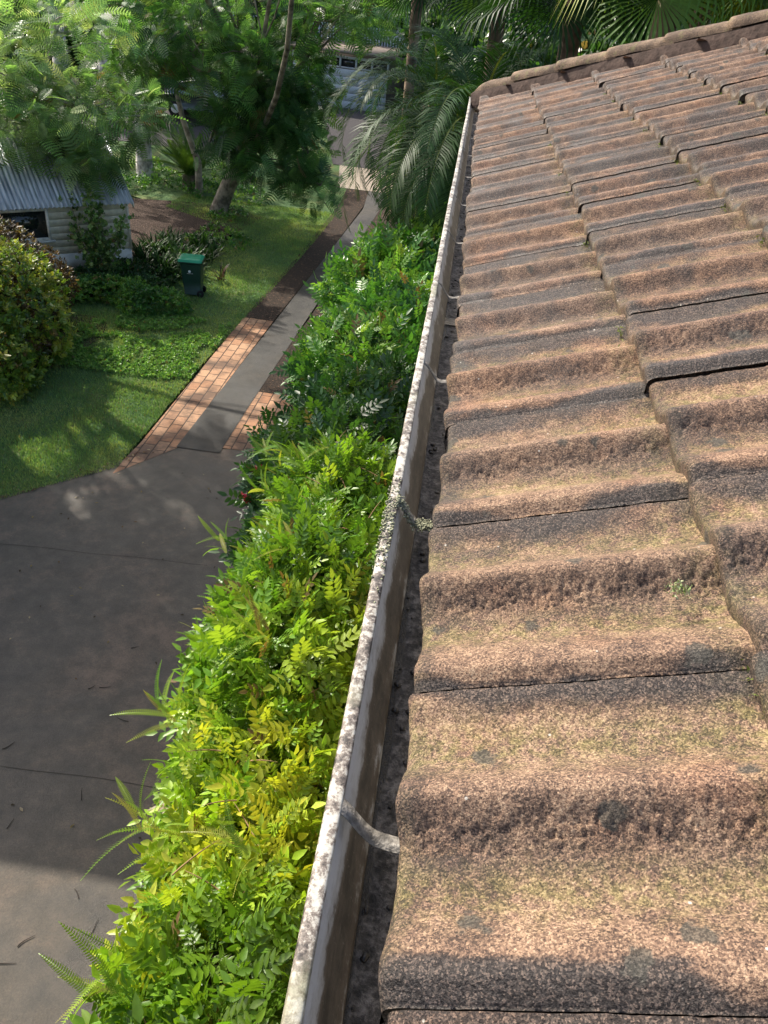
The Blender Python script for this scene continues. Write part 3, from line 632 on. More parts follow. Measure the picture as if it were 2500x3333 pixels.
bl=[((-1.0,11.6,3.4),(.8,.8,.7)),((-.7,12.4,3.4),(.8,.8,.75)),((-.9,11.9,2.2),(1.0,1.1,1.6))]
shrub('leafy_shrub','bright leafy shrub near the palm tips, leftmost of the far shrubs by the driveway','shrub',(-.9,12,0),bl,110,.22,BG,PIN,M['leaf_gloss'])
bl=[((-.1,13.6,3.6),(.7,.8,.8)),((0,12.4,3.5),(.6,.8,.8)),((0,12.9,2.2),(.9,1.1,1.6))]
shrub('leafy_shrub','small-leaved bright shrub tucked between the palm fronds and the gutter','shrub',(0,13,0),bl,120,.19,BG,SIM,M['leaf'])
# sword ferns standing out along the driveway side of the climber
for i in range(30):
    y=1.1+i*.165+random.uniform(-.08,.08); x=-np.interp(y,[0,1,3,5.6],[.80,.93,1.22,1.35])+.07+random.uniform(-.02,.28); z=4.2+random.uniform(-.35,.45)-(.2 if x<-1.0 else 0)
    if i%3==0: x+=.35;z+=.35
    t=empty('sword_fern',(x,y,z)); n_=random.randint(6,10)
    tag(t,'sword fern with arching ladder fronds growing out of the climber beside the driveway','fern','sword ferns in the climber')
    P=np.zeros((n_,3))+rng.normal(size=(n_,3))*.03; d=np.stack([-.5-.7*rng.random(n_),.9*rng.normal(size=n_),.25+.6*rng.random(n_)],1)
    scatter('frond',t,P,norm(d),FERN,.17,pal(n_,[(.22,.4,.04),(.32,.5,.05),(.18,.3,.03),(.38,.4,.08)],var=.12),M['leaf'],upb=.2,rnd=.15)
# --- long bare vine tendrils
mb=MB()
for i in range(26):
    y=random.uniform(.8,5.4); x=random.uniform(-.8,-.3); p=np.array([x,y,4.35]); dd=norm(np.array([random.uniform(-1,.5),random.uniform(-.6,1),.35])); L=random.uniform(.15,.3)
    mb.tube([p+dd*L*t_+np.array([0,0,-.25*t_*t_*L]) for t_ in np.linspace(0,1,6)],[.004,.0038,.0033,.003,.002,.001],5)
o=mb.build('tendril',plain('tendril',(.28,.17,.08),.7,.3),A_); o.location=(.5,-2.5,0)

# --- trees
def limb(mb,a,b,r0,r1,bend=.3,n=7,k=8):
    a=np.array(a,float);b=np.array(b,float); m=(a+b)/2+rng.normal(size=3)*bend*np.linalg.norm(b-a)*.25
    t=np.linspace(0,1,n)[:,None]; P=(1-t)**2*a+2*t*(1-t)*m+t*t*b; mb.tube(P,np.linspace(r0,r1,n),k); return P
def feather_tree(name,label,base,trunk,clusters,nf,size,cols,barkm,group=None,r0=.2,up=.2,droop=.15,tm=None,mat=None,cat='tree'):
    t=empty(name,base); tag(t,label,cat,group); b=np.array(base,float); mb=MB(); tr=[np.array(p,float)-b for p in trunk]
    P=np.array(tr); mb.tube(np.array([P[0]+(P[-1]-P[0])*0]+list(P[1:])) if False else P,np.linspace(r0*1.15,r0*.55,len(P)),10)
    PP=[];NN=[]
    for (c,r,w) in clusters:
        c=np.array(c,float)-b; st=P[min(len(P)-1,len(P)//2+random.randint(0,len(P)//2))]; Q=limb(mb,st,c,r0*.4,.03,.5)
        k=int(nf*w); 
        for _ in range(max(3,k//45)):
            tp=c+rng.normal(size=3)*np.array(r)*.45; limb(mb,Q[3+random.randint(0,3)],tp,.03,.01,.5,5,5)
        u=norm(rng.normal(size=(k,3))); rad=rng.random(k)**.4; pts=c+u*np.array(r)*rad[:,None]
        cl=fbm(pts[:,0]*1.7,pts[:,1]*1.5+pts[:,2]*2.1,2,3); keep=cl>.44
        PP.append(pts[keep]);NN.append(norm(u*np.array([1,1,.6])+np.array([0,0,.1]))[keep])
    P_=np.concatenate(PP);N_=np.concatenate(NN)
    mb.build('trunk',barkm,t,smooth=True)
    scatter('crown',t,P_,N_,tm or FEA,size,pal(len(P_),cols,P=P_,seed=5,sc=.8,var=.3),mat or M['feather'],upb=up,rnd=.45,droop=droop); return t
JG=[(.15,.28,.1),(.22,.37,.15),(.32,.47,.22),(.42,.55,.28)]
JD=[(.055,.15,.045),(.085,.2,.06),(.12,.26,.075),(.18,.33,.1)]
feather_tree('jacaranda_tree','feathery tree whose bright sunlit boughs hang over the tin shed roof',(-13.5,25,0),[(-13.5,25,0),(-13.3,24.8,1.6),(-12.8,24.2,3.2),(-12,23.6,4.4)],
  [((-10.2,21.3,4.0),(1.6,1.5,.75),1.5),((-11.6,20.8,3.4),(1.4,1.4,.6),.8),((-8.9,21.6,3.9),(.9,.9,.6),.55),((-9.8,20.6,3.0),(1.2,.9,.55),.8),((-12.2,21,4.7),(1.4,1.4,.7),.9),((-11.2,23,5.7),(1.8,1.3,.6),.6)],560,.5,JG,M['pale_bark'],r0=.22)
feather_tree('jacaranda_tree','large shady feathery tree on a dark trunk leaning right, behind the green bin',(-8.6,28,0),[(-8.6,28,0),(-8.2,28.1,1.0),(-7.6,28.2,2.0),(-7.2,28.2,3.2),(-7.4,28,4.6)],
  [((-7.4,26.6,4.6),(2.2,1.6,1.3),1.6),((-6.1,26.5,4.9),(1.5,1.6,1.1),1.1),((-9.2,26.8,5.6),(2,1.6,1.3),1.3),((-6.6,26.0,3.2),(1.8,1.3,.9),1.2),((-5.0,26.2,2.6),(.9,1.0,.8),.7),((-4.5,25.6,1.9),(.7,.6,.7),.45),((-4.95,27,4.4),(.75,.8,1.1),.6),((-6.6,28,3.6),(1.5,1,1),.7),((-4.2,26.8,6.6),(1.8,1.5,.8),.9),((-8,22.5,10.6),(2.2,1.8,.8),.45),((-4.2,18.2,10.2),(2.0,1.7,.9),1.2),((-4.6,22.5,10.4),(2,1.8,.8),.8),((-8.2,27.5,7),(3.0,2,1.2),1.0),((-4.8,28,6.9),(2.2,1.8,1.1),1.1),((-8.2,25.9,2.6),(.7,.6,.4),.2),((-6.2,25.7,2.2),(1.4,.8,.5),.45),((-10.8,27,4.4),(1.5,1.4,1.1),.9)],430,.55,JD,M['bark'],r0=.27)  # highest crown clusters are out of view, added to shade palms and lawn
feather_tree('forked_tree','slender forked tree with a dark stem, just left of the leaning trunk behind the bin',(-9.9,30,0),[(-9.9,30,0),(-9.9,30,1.2),(-10.4,30,2.6),(-10.7,30,4)],[((-10.7,30,5.6),(2.2,1.8,1.5),1.3),((-12.6,30.5,6.2),(2,1.8,1.4),1)],420,.55,JD,M['bark'],r0=.13)
feather_tree('gum_tree','upright tree with a pale sunlit trunk standing just right of the shed',(-12.8,32,0),[(-12.8,32,-.1),(-12.75,32,1.5),(-12.7,31.9,3),(-12.6,31.8,5)],[((-12.6,31.6,6.6),(2.2,2,1.5),1.2),((-14.6,32,6.8),(2,2,1.5),1.),((-12.0,31,4.6),(1.6,1.4,.9),.6)],420,.55,JD,M['pale_bark'],r0=.3)
for x,y,h,lb in ((-19.2,39,9,'tall straight grey trunk tree at the upper left, left one of a close pair'),(-18.4,42,9.5,'tall straight grey trunk tree at the upper left, right one of a close pair')):
    z0=float(gz(x,y)); feather_tree('gum_tree',lb,(x,y,z0-.1),[(x,y,z0-.1),(x+.05,y,z0+3),(x-.1,y,z0+6),(x,y,z0+h)],[((x,y,z0+h),(3,2.5,1.8),1.),((x-2,y-1,z0+h-1),(2,2,1.4),.6)],420,.6,JD,M['pale_bark'],r0=.32)
feather_tree('gum_tree','unseen tall tree added off to the left, its high crown placed to dapple the driveway',(-15.2,19.5,0),[(-15.2,19.5,0),(-15,19.4,3),(-14.4,19.2,6),(-13.8,19,8.6)],[((-12.6,18.6,10.2),(2.4,1.7,1.1),1.5),((-7.0,11.5,10.3),(1.1,1.2,.7),.6),((-12.6,15.6,10.3),(2.2,1.5,.8),1.4),((-14.8,16.4,10.3),(2.0,1.4,.8),1.1),((-11.2,17.0,10.2),(1.8,1.2,.7),.9),((-10.6,14.8,11),(1.5,1.4,.8),.5),((-11,21.6,11),(2,1.6,.9),.8)],420,.7,JD,M['pale_bark'],r0=.3)  # stands out of view, added so its crown shades driveway and dark shrub
# --- unseen house added off to the left to cast the driveway's shadow
caster=empty('shadow_caster_house',(-13.85,11.75,0)); tag(caster,'unseen two storey house added left of the hedge to cast a shadow over the driveway','house')
wm=NT('weatherboard'); wv=wm.n('ShaderNodeTexWave',wave_type='BANDS',bands_direction='Z',wave_profile='SAW'); wv.inputs['Scale'].default_value=1.1; wm.l(wm.co(),wv.inputs[0]); nz=wm.noise(6,4)
wm.set(wm.mix(wm.ramp(nz,[(.3,0.),(.7,1.)]),(.42,.4,.34),(.55,.52,.45)),.7,.3)
mb=MB(); mb.box((0,0,3.95),(7.6,3.3,7.9)); mb.add([(3.8,-1.65,7.86),(3.8,1.65,7.86),(3.8,0,8.6)],np.array([(0,1,2)])); mb.build('wall',wm.m,caster)
mb=MB(); mb.add([(-4.6,-1.9,7.85),(4.75,-1.9,7.85),(4.75,1.9,7.85),(-4.6,1.9,7.85),(-4.6,0,8.75),(4.75,0,8.75)],[np.array([(0,1,5,4),(2,3,4,5),(3,2,1,0)]),np.array([(0,4,3),(1,2,5)])]); mb.build('roof',M['cap'],caster)
for yy in (-.8,.8):
    f=MB(); f.box((3.84,yy,5),(.08,1.2,1.3)); fo=f.build('window',plain('caster_frame',(.6,.6,.58)),caster); g=MB(); g.box((3.89,yy,5),(.02,1.0,1.1)); g.build('pane',plain('caster_glass',(.03,.04,.05),.05,.6),fo)
# --- woodland behind everything
bls=[]
for i in range(64):
    a=rng.uniform(-34,30); y=rng.uniform(49,64) if i>6 else rng.uniform(50,56); bls.append(((a,y,rng.uniform(3.5,9)),(rng.uniform(2.5,4.5),rng.uniform(2,3),rng.uniform(2.5,4.2))))
for i in range(22): bls.append(((rng.uniform(3,26),rng.uniform(19,34),rng.uniform(3,7.5)),(rng.uniform(2,3.2),2,rng.uniform(2,3.4))))
P,N,Q=blobs_points(bls,3.6,.3); SIMB=[T_simple(9,.34,.6,1.3) for _ in range(3)]
o=scatter('woodland',None,P,N,SIMB,.85,pal(len(P),DG+[(.05,.12,.03)],P=P,sc=.3),M['leaf']); tag(o,'mass of dark trees closing the view behind the fence','trees',kind='stuff')
bls=[((rng.uniform(-34,-9.5),rng.uniform(42.5,45),rng.uniform(2.2,4.5)),(rng.uniform(1.3,2.4),1.3,rng.uniform(1.2,2.2))) for _ in range(22)]
bls+=[((-1.9,39.8,3.6),(1.4,1.2,1.8)),((-.2,39,4),(1.8,1.5,2.2)),((-2.4,41,5.4),(1.2,1.2,.9)),((1.5,36,4),(2,1.5,2.4)),((-.6,33,1.6),(1.6,1.6,1.8)),((.4,29,2),(1.8,2,2.4)),((-10.3,43,5.2),(1.6,1.2,1.2))]
P,N,Q=blobs_points(bls,9,.3); o=scatter('undergrowth',None,P,N,SIMB,.5,pal(len(P),DG+[(.07,.15,.03)],P=P,sc=.5),M['leaf']); tag(o,'dark shrubbery beyond the road behind the trees','shrubbery',kind='stuff')

# --- palms
def date_palm(name,label,base,z,n,L,cols,lean=0):
    t=empty(name,base); tag(t,label,'palm'); mb=MB(); mb.tube([(0,0,0),(.05,0,z*.4),(0,0,z*.8),(0,0,z)],[.26,.22,.2,.3],12); mb.build('trunk',M['palm_bark'],t,smooth=True)
    for i in range(n):
        az=i*2.39996+random.uniform(-.2,.2); q_=(i+.5)/n; el=R(78-100*q_+random.uniform(-8,8)); Lf=L*random.uniform(.85,1.08)
        m=26; pts=[];p=np.array([0,0,z+.0]);e=el
        for s in range(m):
            pts.append(p.copy()); p=p+np.array([math.cos(az)*math.cos(e),math.sin(az)*math.cos(e),math.sin(e)])*Lf/m; e-=R(3.4+2.6*s/m)*(1+.25*math.cos(el))
        pts=np.array(pts); V=[];F=[];cl=[]; T=norm(np.gradient(pts,axis=0)); sd=norm(np.cross(T,[0,0,1.])); nn=np.cross(sd,T)
        base_c=np.array(random.choice(cols))*random.uniform(.8,1.2)
        for s in range(3,m):
            for hs in (0,.33,.66):
                if s==m-1 and hs: continue
                a=pts[s]*(1-hs)+pts[min(s+1,m-1)]*hs; tt=(s+hs)/m; ll=.52*(math.sin(math.pi*min(.98,tt*.85+.13)))**.7*random.uniform(.85,1.1)
                for si in (1,-1):
                    d=norm(T[s]*(.55+.5*tt)+sd[s]*si*1.0+nn[s]*random.uniform(.15,.5)); ed=norm(np.cross(d,nn[s])); w_=.013; o=len(V)
                    mid=a+d*ll*.5; tip=a+d*ll+np.array([0,0,-.22*ll*random.uniform(.6,1.6)])
                    V+=[a-ed*w_*.5,a+ed*w_*.5,mid+ed*w_,mid-ed*w_,tip]; F+=[(o,o+1,o+2),(o,o+2,o+3),(o+3,o+2,o+4)]; cc=base_c*random.uniform(.75,1.3); cl+=[cc]*5
        o=len(V); 
        for s in range(m):
            w_=.022*(1-s/m)+.004
            V+=[pts[s]-sd[s]*w_,pts[s]+sd[s]*w_]; cl+=[(.16,.2,.05)]*2
        for s in range(m-1): F+=[(o+2*s,o+2*s+1,o+2*s+3),(o+2*s,o+2*s+3,o+2*s+2)]
        mesh('frond',V,np.array(F),M['frond'],t,col=np.clip(np.array(cl),0,1))
    return t
PG=[(.02,.06,.015),(.03,.08,.02),(.045,.1,.025)]
date_palm('date_palm','dark green date palm with long arching feather fronds behind the far gutter end',(.1,14.2,0),5.5,40,3.3,PG)
date_palm('date_palm','second date palm standing further back, fronds rising behind the nearer one',(-.9,19.5,0),5.2,34,3.2,PG)
def fan_palm(label,base,z,n,Rf,cols):
    t=empty('fan_palm',base); tag(t,label,'palm'); mb=MB(); mb.tube([(0,0,0),(.03,0,z*.5),(0,0,z)],[.16,.14,.15],10); mb.build('trunk',M['palm_bark'],t,smooth=True)
    for i in range(n):
        az=i*2.39996; q_=(i+.5)/n; el=R(72-105*q_+random.uniform(-8,8)); pl=Rf*.9*random.uniform(.8,1.1)
        dr=np.array([math.cos(az)*math.cos(el),math.sin(az)*math.cos(el),math.sin(el)]); p0=np.array([0,0,z]); hub=p0+dr*pl+np.array([0,0,-.12*pl]); dd=norm(dr+np.array([0,0,-.35])); sd=norm(np.cross(dd,[0,0,1.])); nn=np.cross(sd,dd)
        V=[];F=[];cl=[]; bc=np.array(random.choice(cols)); seg=34
        for k in range(seg):
            a=R(-125+250*k/(seg-1)); d=dd*math.cos(a)+sd*math.sin(a)+nn*.12*abs(math.sin(a)); d=norm(d); ed=norm(np.cross(d,nn)); L=Rf*(1-.18*abs(a)/2.2)*random.uniform(.93,1.05); w_=.02*Rf
            o=len(V); m1=hub+d*L*.5+nn*.02; m2=hub+d*L*.78+np.array([0,0,-.05*L]); tp=hub+d*L*.92+np.array([0,0,-.30*L])
            V+=[hub,m1+ed*w_-nn*.02,m1-ed*w_,m2+ed*w_*.6,m2-ed*w_*.6,tp]; F+=[(o,o+1,o+2),(o+2,o+1,o+3),(o+2,o+3,o+4),(o+4,o+3,o+5)]; cc=bc*random.uniform(.75,1.3); cl+=[cc]*6
        o=len(V); V+=[p0-sd*.015,p0+sd*.015,hub+sd*.01,hub-sd*.01]; F+=[(o,o+1,o+2),(o,o+2,o+3)]; cl+=[(.2,.25,.06)]*4
        mesh('frond',V,np.array(F),M['frond'],t,col=np.clip(np.array(cl),0,1))
FG=[(.06,.13,.02),(.1,.2,.03),(.2,.28,.03)]
fan_palm('sunlit yellow-green fan palm hanging its leaves just behind the middle of the hip ridge',(2.1,11.2,0),8.25,30,.95,FG+[(.34,.38,.05)])
fan_palm('sunlit fan palm furthest right behind the roof, at the top right corner',(3.7,11.0,0),8.3,30,.95,FG)
fan_palm('shaded fan palm rising behind the left part of the hip ridge',(1.2,13.0,0),7.8,30,.95,PG)
fan_palm('shaded fan palm at the top centre, above the end of the gutter',(.2,17.2,0),7.9,30,1.0,PG)
fan_palm('shaded fan palm between the date palm and the feathery tree at the top',(-1.8,23,0),7.8,28,1.05,PG)
fan_palm('fan palm half lit by the sun, between the two sunlit ones and further back',(3.0,13.5,0),8.3,30,1.0,FG)

# ================================================================= YARD
def strapplant(name,label,cat,base,n,L,wd,cols,group=None,el=(35,85),bend=1.0,mat=None,parts=False):
    t=empty(name,base); tag(t,label,cat,group); V=[];F=[];cl=[]
    def flush(nm):
        mesh(nm,V,np.array(F),mat or M['frond'],t,col=np.clip(np.array(cl),0,1))
    for i in range(n):
        az=random.uniform(0,6.283); e=R(random.uniform(*el)); l=L*random.uniform(.7,1.1); p=np.array([random.gauss(0,.06),random.gauss(0,.06),0.]); m=7; o=len(V); c=np.array(random.choice(cols))*random.uniform(.7,1.3)
        for s in range(m):
            d=np.array([math.cos(az)*math.cos(e),math.sin(az)*math.cos(e),math.sin(e)]); sd=np.array([-math.sin(az),math.cos(az),0]); w_=wd*math.sin(math.pi*min(1,(s+.6)/m))**.6*.5
            V+=[p-sd*w_,p+sd*w_]; cl+=[c]*2; p=p+d*l/m; e-=R(12)*bend*(s+1)/m*1.6
        F+=[(o+2*s,o+2*s+1,o+2*s+3,o+2*s+2) for s in range(m-1)]
    flush('leaves'); return t
def cycad(base):
    t=empty('cycad',base); tag(t,'big cycad with a fountain of stiff dark fronds left of the leaning trunk','cycad'); mb=MB(); mb.tube([(0,0,0),(0,0,.5)],[.32,.26],12); mb.build('trunk',M['palm_bark'],t)
    tm=[T_frondlet(40,1,.14,.35,qw=.6,up=.3) for _ in range(3)]
    for i in range(30):
        az=i*2.4; el=R(80-62*(i/30)); d=np.array([[math.cos(az)*math.cos(el),math.sin(az)*math.cos(el),math.sin(el)]])
        scatter('frond',t,np.array([[0,0,.5]]),d,[random.choice(tm)],1.85,np.array([random.choice([(.035,.09,.02),(.05,.12,.02),(.09,.17,.03)])]),M['frond'],upb=0,rnd=.05,svar=.05)
cycad((-10.6,31,0))
# bin
bn=empty('wheelie_bin',(-6.8,19.75,0.012),R(8)); tag(bn,'dark green wheelie bin with a bright green lid, on the edge of the lawn','bin'); bn.scale=(.93,.93,.96)
dgm=plain('bin_plastic',(.012,.045,.03),.45,.4,4,.25); lgm=plain('lid_plastic',(.02,.34,.17),.4,.5,5,.2)
def loft(secs,mat,name,parent,capb=True):
    V=[];F=[];n=len(secs[0]); 
    for s in secs: V+=s
    for i in range(len(secs)-1):
        for k in range(n): F.append((i*n+k,i*n+(k+1)%n,(i+1)*n+(k+1)%n,(i+1)*n+k))
    V=np.array(V); c0=len(V); V=np.concatenate([V,[np.mean(secs[0],0)],[np.mean(secs[-1],0)]])
    T=[(k,(k+1)%n,c0) for k in range(n)]+[((len(secs)-1)*n+k,(len(secs)-1)*n+(k+1)%n,c0+1) for k in range(n)]
    return mesh(name,V,[np.array(F),np.array(T)],mat,parent)
def rrect(cx,cy,wx,wy,z,r=.04,n=4):
    P=[]
    for sx_,sy_,a0 in ((1,1,0),(-1,1,90),(-1,-1,180),(1,-1,270)):
        for k in range(n+1): a=R(a0+90*k/n); P.append((cx+sx_*(wx/2-r)+r*math.cos(a),cy+sy_*(wy/2-r)+r*math.sin(a),z))
    return P
loft([rrect(.02,0,.46,.42,.06),rrect(.01,0,.52,.46,.45),rrect(0,0,.58,.52,.9),rrect(0,0,.58,.52,.93),rrect(0,0,.64,.57,.935),rrect(0,0,.64,.57,.975)],dgm,'body',bn)
lid=loft([rrect(-.01,0,.67,.6,.978),rrect(-.01,0,.68,.61,1.01),rrect(-.01,0,.62,.55,1.045,.06),rrect(-.01,0,.5,.44,1.055,.06)],lgm,'lid',bn)
mb=MB(); mb.tube([(.33,-.24,.99),(.33,.24,.99)],.018,8); mb.tube([(.33,-.24,.99),(.30,-.24,.95)],.016,6);mb.tube([(.33,.24,.99),(.30,.24,.95)],.016,6); mb.build('handle',dgm,bn)
bw=plain('rubber',(.015,.015,.015),.7,.3)
for s in (-1,1):
    mb=MB(); P=[(.24,s*.20,.10),(.24,s*.205,.10),(.24,s*.245,.10),(.24,s*.25,.10)]; mb.tube(P,[.07,.1,.1,.07],16); wo=mb.build('wheel',bw,bn); mb=MB(); mb.tube([(.24,s*.249,.10),(.24,s*.258,.10)],[.035,.03],10); mb.build('hub',dgm,wo)
mb=MB(); wy=-.252; n=16; 
V=[(-.03,wy-.006,.72)]+[(-.03+.035*math.cos(2*math.pi*k/n),wy-.006,.72+.035*math.sin(2*math.pi*k/n)) for k in range(n)]; mb.add(V,np.array([(0,1+k,1+(k+1)%n) for k in range(n)]))
for k in range(7): mb.add([( -.10+k*.024,wy,.655),(-.10+k*.024+.015,wy,.655),(-.10+k*.024+.015,wy-.001,.67),(-.10+k*.024,wy-.001,.67)],np.array([(0,1,2,3)]))
mb.build('emblem',plain('white_print',(.75,.78,.78),.5,.3),bn)
# shed
sh=empty('garden_shed',(-9.0,21.05,0),math.atan2(-2.03,-2.4)+math.pi); tag(sh,'old cream weatherboard shed with corrugated iron roof and dark window','shed')
# local: +x runs along the front wall to the right corner at x=0 ; -y faces the camera
def corr_mat():
    q=NT('galvanised_iron'); n=q.noise(3,5,.6); v=q.n('ShaderNodeMapping'); v.inputs['Scale'].default_value=(14,1,1); q.l(q.co(),v.inputs[0]); st=q.noise(1,4,.6,v.outputs[0]); q.set(q.mix(q.ramp(st,[(.35,0.),(.65,1.)]),(.2,.23,.27),(.55,.59,.64)),.42,.5,.35); return q.m
wl=plain('shed_paint',(.76,.72,.6),.7,.3,9,.18); WL=6.5; ez=1.86
mb=MB()
for i in range(7):   # boards
    z0=.62+i*.178; mb.add([(-WL,-.023,z0),(0,-.023,z0),(0,-.018,z0+.178),(-WL,-.018,z0+.178),(-WL,-.0,z0),(0,-.0,z0)],np.array([(0,1,2,3),(4,5,1,0)]))
    mb.add([(.0,-.02,z0),(.0,3.6,z0),(-.015,3.6,z0+.178),(-.015,-.02,z0+.178)],np.array([(0,1,2,3)]))
mb.box((-WL/2,1.8,1.22),(WL-.04,3.56,1.22)); mb.box((0.004,-.03,1.22),(.05,.05,1.26))
mb.add([(-.02,0,1.84),(-.02,3.6,1.84),(-.02,1.8,2.95)],np.array([(0,1,2)])); mb.build('wall',wl,sh)
pb=NT('rendered_base'); n_=pb.noise(3,5,.65); sx=pb.n('ShaderNodeSeparateXYZ'); pb.l(pb.co(),sx.inputs[0]); z_=pb.math('ADD',sx.outputs[2],pb.math('MULTIPLY',pb.math('SUBTRACT',n_,.5),.5)); pb.set(pb.ramp(z_,[(.05,(.19,.14,.08)),(.28,(.5,.45,.38)),(.45,(.8,.79,.75))]),.9,.2); pb.bump(n_,.02)
mb=MB(); mb.box((-WL/2,1.8,.3),(WL+.04,3.66,.62)); mb.build('plinth',pb.m,sh)
nx=int((WL+.5)/.0127); xs=np.linspace(-WL-.25,.14,nx); prof_=.018*np.sin(xs/.115*2*math.pi); V=[]
for (y,z) in ((-.22,ez-.0),(1.8,ez+1.28),(3.82,ez)): V+=[(x,y,z+p) for x,p in zip(xs,prof_)]
F=[(r*nx+i,r*nx+i+1,(r+1)*nx+i+1,(r+1)*nx+i) for r in range(2) for i in range(nx-1)]; o=mesh('roof',V,np.array(F),corr_mat(),sh,smooth=True); md=o.modifiers.new('thick','SOLIDIFY'); md.thickness=.003
mb=MB(); mb.box((.12,.8,ez+.585),(.03,2.45,.1),rot=Matrix.Rotation(math.atan2(1.28,2.02),3,'X')); mb.build('bargeboard',wl,sh)
fr=MB(); wx,wz,ww,wh=-2.78,1.42,1.28,.68
for s in (-1,1): fr.box((wx+s*(ww/2+.03),-.055,wz),(.07,.06,wh+.16)); fr.box((wx,-.056,wz+s*(wh/2+.03)),(ww+.02,.06,.07))
fr.box((wx,-.09,wz-wh/2-.09),(ww+.3,.12,.045)); fw=fr.build('window',plain('white_frame',(.72,.71,.66),.6,.3),sh)
g=MB(); g.box((wx,-.046,wz),(ww,.012,wh)); g.build('pane',plain('shed_glass',(.015,.02,.018),.08,.6),fw)
fr=MB(); wx=-5.35
for s in (-1,1): fr.box((wx+s*(ww/2+.03),-.055,wz),(.07,.06,wh+.16)); fr.box((wx,-.056,wz+s*(wh/2+.03)),(ww+.02,.06,.07))
fw=fr.build('window',plain('white_frame',(.72,.71,.66),.6,.3),sh); g=MB(); g.box((wx,-.046,wz),(ww,.012,wh)); g.build('pane',plain('shed_glass',(.015,.02,.018),.08,.6),fw)
# leggy shrub in front of the shed
t=empty('leggy_shrub',(-9.35,19.9,0)); tag(t,'leggy open shrub with shiny pale leaves in front of the cream shed','shrub'); mb=MB(); PP=[]
for i in range(12):
    a=random.uniform(0,6.28); r=random.uniform(.15,.75); top=np.array([math.cos(a)*r*1.1-.1,math.sin(a)*r*.4,random.uniform(1.0,2.35)]); Q=limb(mb,(random.gauss(0,.1),random.gauss(0,.05),0),top,.016,.006,.5,8,5)
    for s in range(2,8):
        for _ in range(10): PP.append(Q[s]+rng.normal(size=3)*.11)
mb.build('stem',M['bark'],t); PP=np.array(PP); scatter('foliage',t,PP,norm(rng.normal(size=PP.shape)),SIMR,.13,pal(len(PP),[(.1,.2,.05),(.17,.3,.08),(.3,.42,.16)]),M['leaf_gloss'])
# beds
def bed(name,label,pts,r,dens,size,cols,tm,cat='ground cover',mat=None,kind='stuff'):
    bls=[((x,y,gz(x,y)+h*.3),(r*random.uniform(.8,1.2),r*random.uniform(.8,1.2),h)) for x,y,h in pts]
    P,N,Q=blobs_points(bls,dens,.35); o=scatter(name,None,P,N,tm,size,pal(len(P),cols,P=P,sc=1.5),mat or M['leaf']); tag(o,label,cat,kind=kind); return o
pts=[(x,18.35+random.uniform(-.3,.3)+(x+7.2)*-.10,.42) for x in np.linspace(-9.9,-6.9,9)]
bed('ground_cover','sunlit low leafy ground cover along the lawn edge in front of the shed',pts,.52,170,.12,BG+[(.2,.32,.06)],SIM)
pts=[(random.uniform(-10.8,-7.4),random.uniform(19,20.6),.3) for _ in range(13)]
bed('ground_cover','dark low plants at the foot of the shed wall',pts,.5,110,.13,DG+[(.05,.12,.03)],SIM)
pts=[(random.uniform(-13,-8),random.uniform(28.5,33),.25) for _ in range(16)]+[(random.uniform(-8.2,-7.2),random.uniform(23.5,29),.12) for _ in range(7)]
bed('ground_cover','patchy low greenery around the cycad and the tree bases',pts,.7,45,.16,BG,SIM)
for i in range(34):
    x=random.uniform(-9.2,-7.0); y=random.uniform(20.6,23.8); 
    if x<-8.3 and y<21.3: x+=1
    strapplant('strap_leaf_plant','clump of dark strap-shaped leaves in the shaded bed between shed and bin','plant',(x,y,0),26,.8,.05,[(.018,.05,.015),(.03,.08,.02),(.05,.12,.03)],'strap leaf clumps behind the bin')
strapplant('red_leaf_plant','small reddish strap-leaved plant just right of the bin',"plant",(-6.45,21.1,0),22,.6,.035,[(.08,.03,.025),(.05,.06,.025)])
strapplant('broad_leaf_plant','tall paddle-leaved plant behind the shed roof at the left','plant',(-14.2,27.2,1.4),12,2.6,.32,[(.06,.16,.04),(.12,.24,.05)],el=(55,85),bend=.6)
# hedge on the left edge
bl=[((-9.5,13.4,1.0),(1.3,1.2,1.15)),((-9.0,14.6,1.1),(1.2,1.2,1.2)),((-10.6,14.2,1.3),(1.4,1.4,1.3)),((-8.7,13.1,.6),(.9,.9,.8)),((-9.9,12.4,.9),(1.2,.9,1.0))]
shrub('hedge_shrub','yellow-green variegated hedge shrub cut off by the left edge of the picture','hedge',(-9.5,13.8,0),bl,110,.16,[(.07,.14,.03),(.13,.23,.035),(.24,.34,.05),(.38,.42,.08)],SIM,M['leaf'])
bl=[((-9.2,15.9,1.1),(.9,.9,.95)),((-8.75,15.1,.7),(.6,.8,.7)),((-10.2,16.2,1.3),(1.2,1,1.1)),((-8.5,14.2,.6),(.45,.8,.65))]
shrub('browned_shrub','half dead brown twiggy shrub behind the variegated hedge','shrub',(-9.2,15.8,0),bl,120,.13,[(.05,.035,.02),(.09,.06,.03),(.16,.11,.06),(.07,.09,.03)],SIM,M['leaf'])
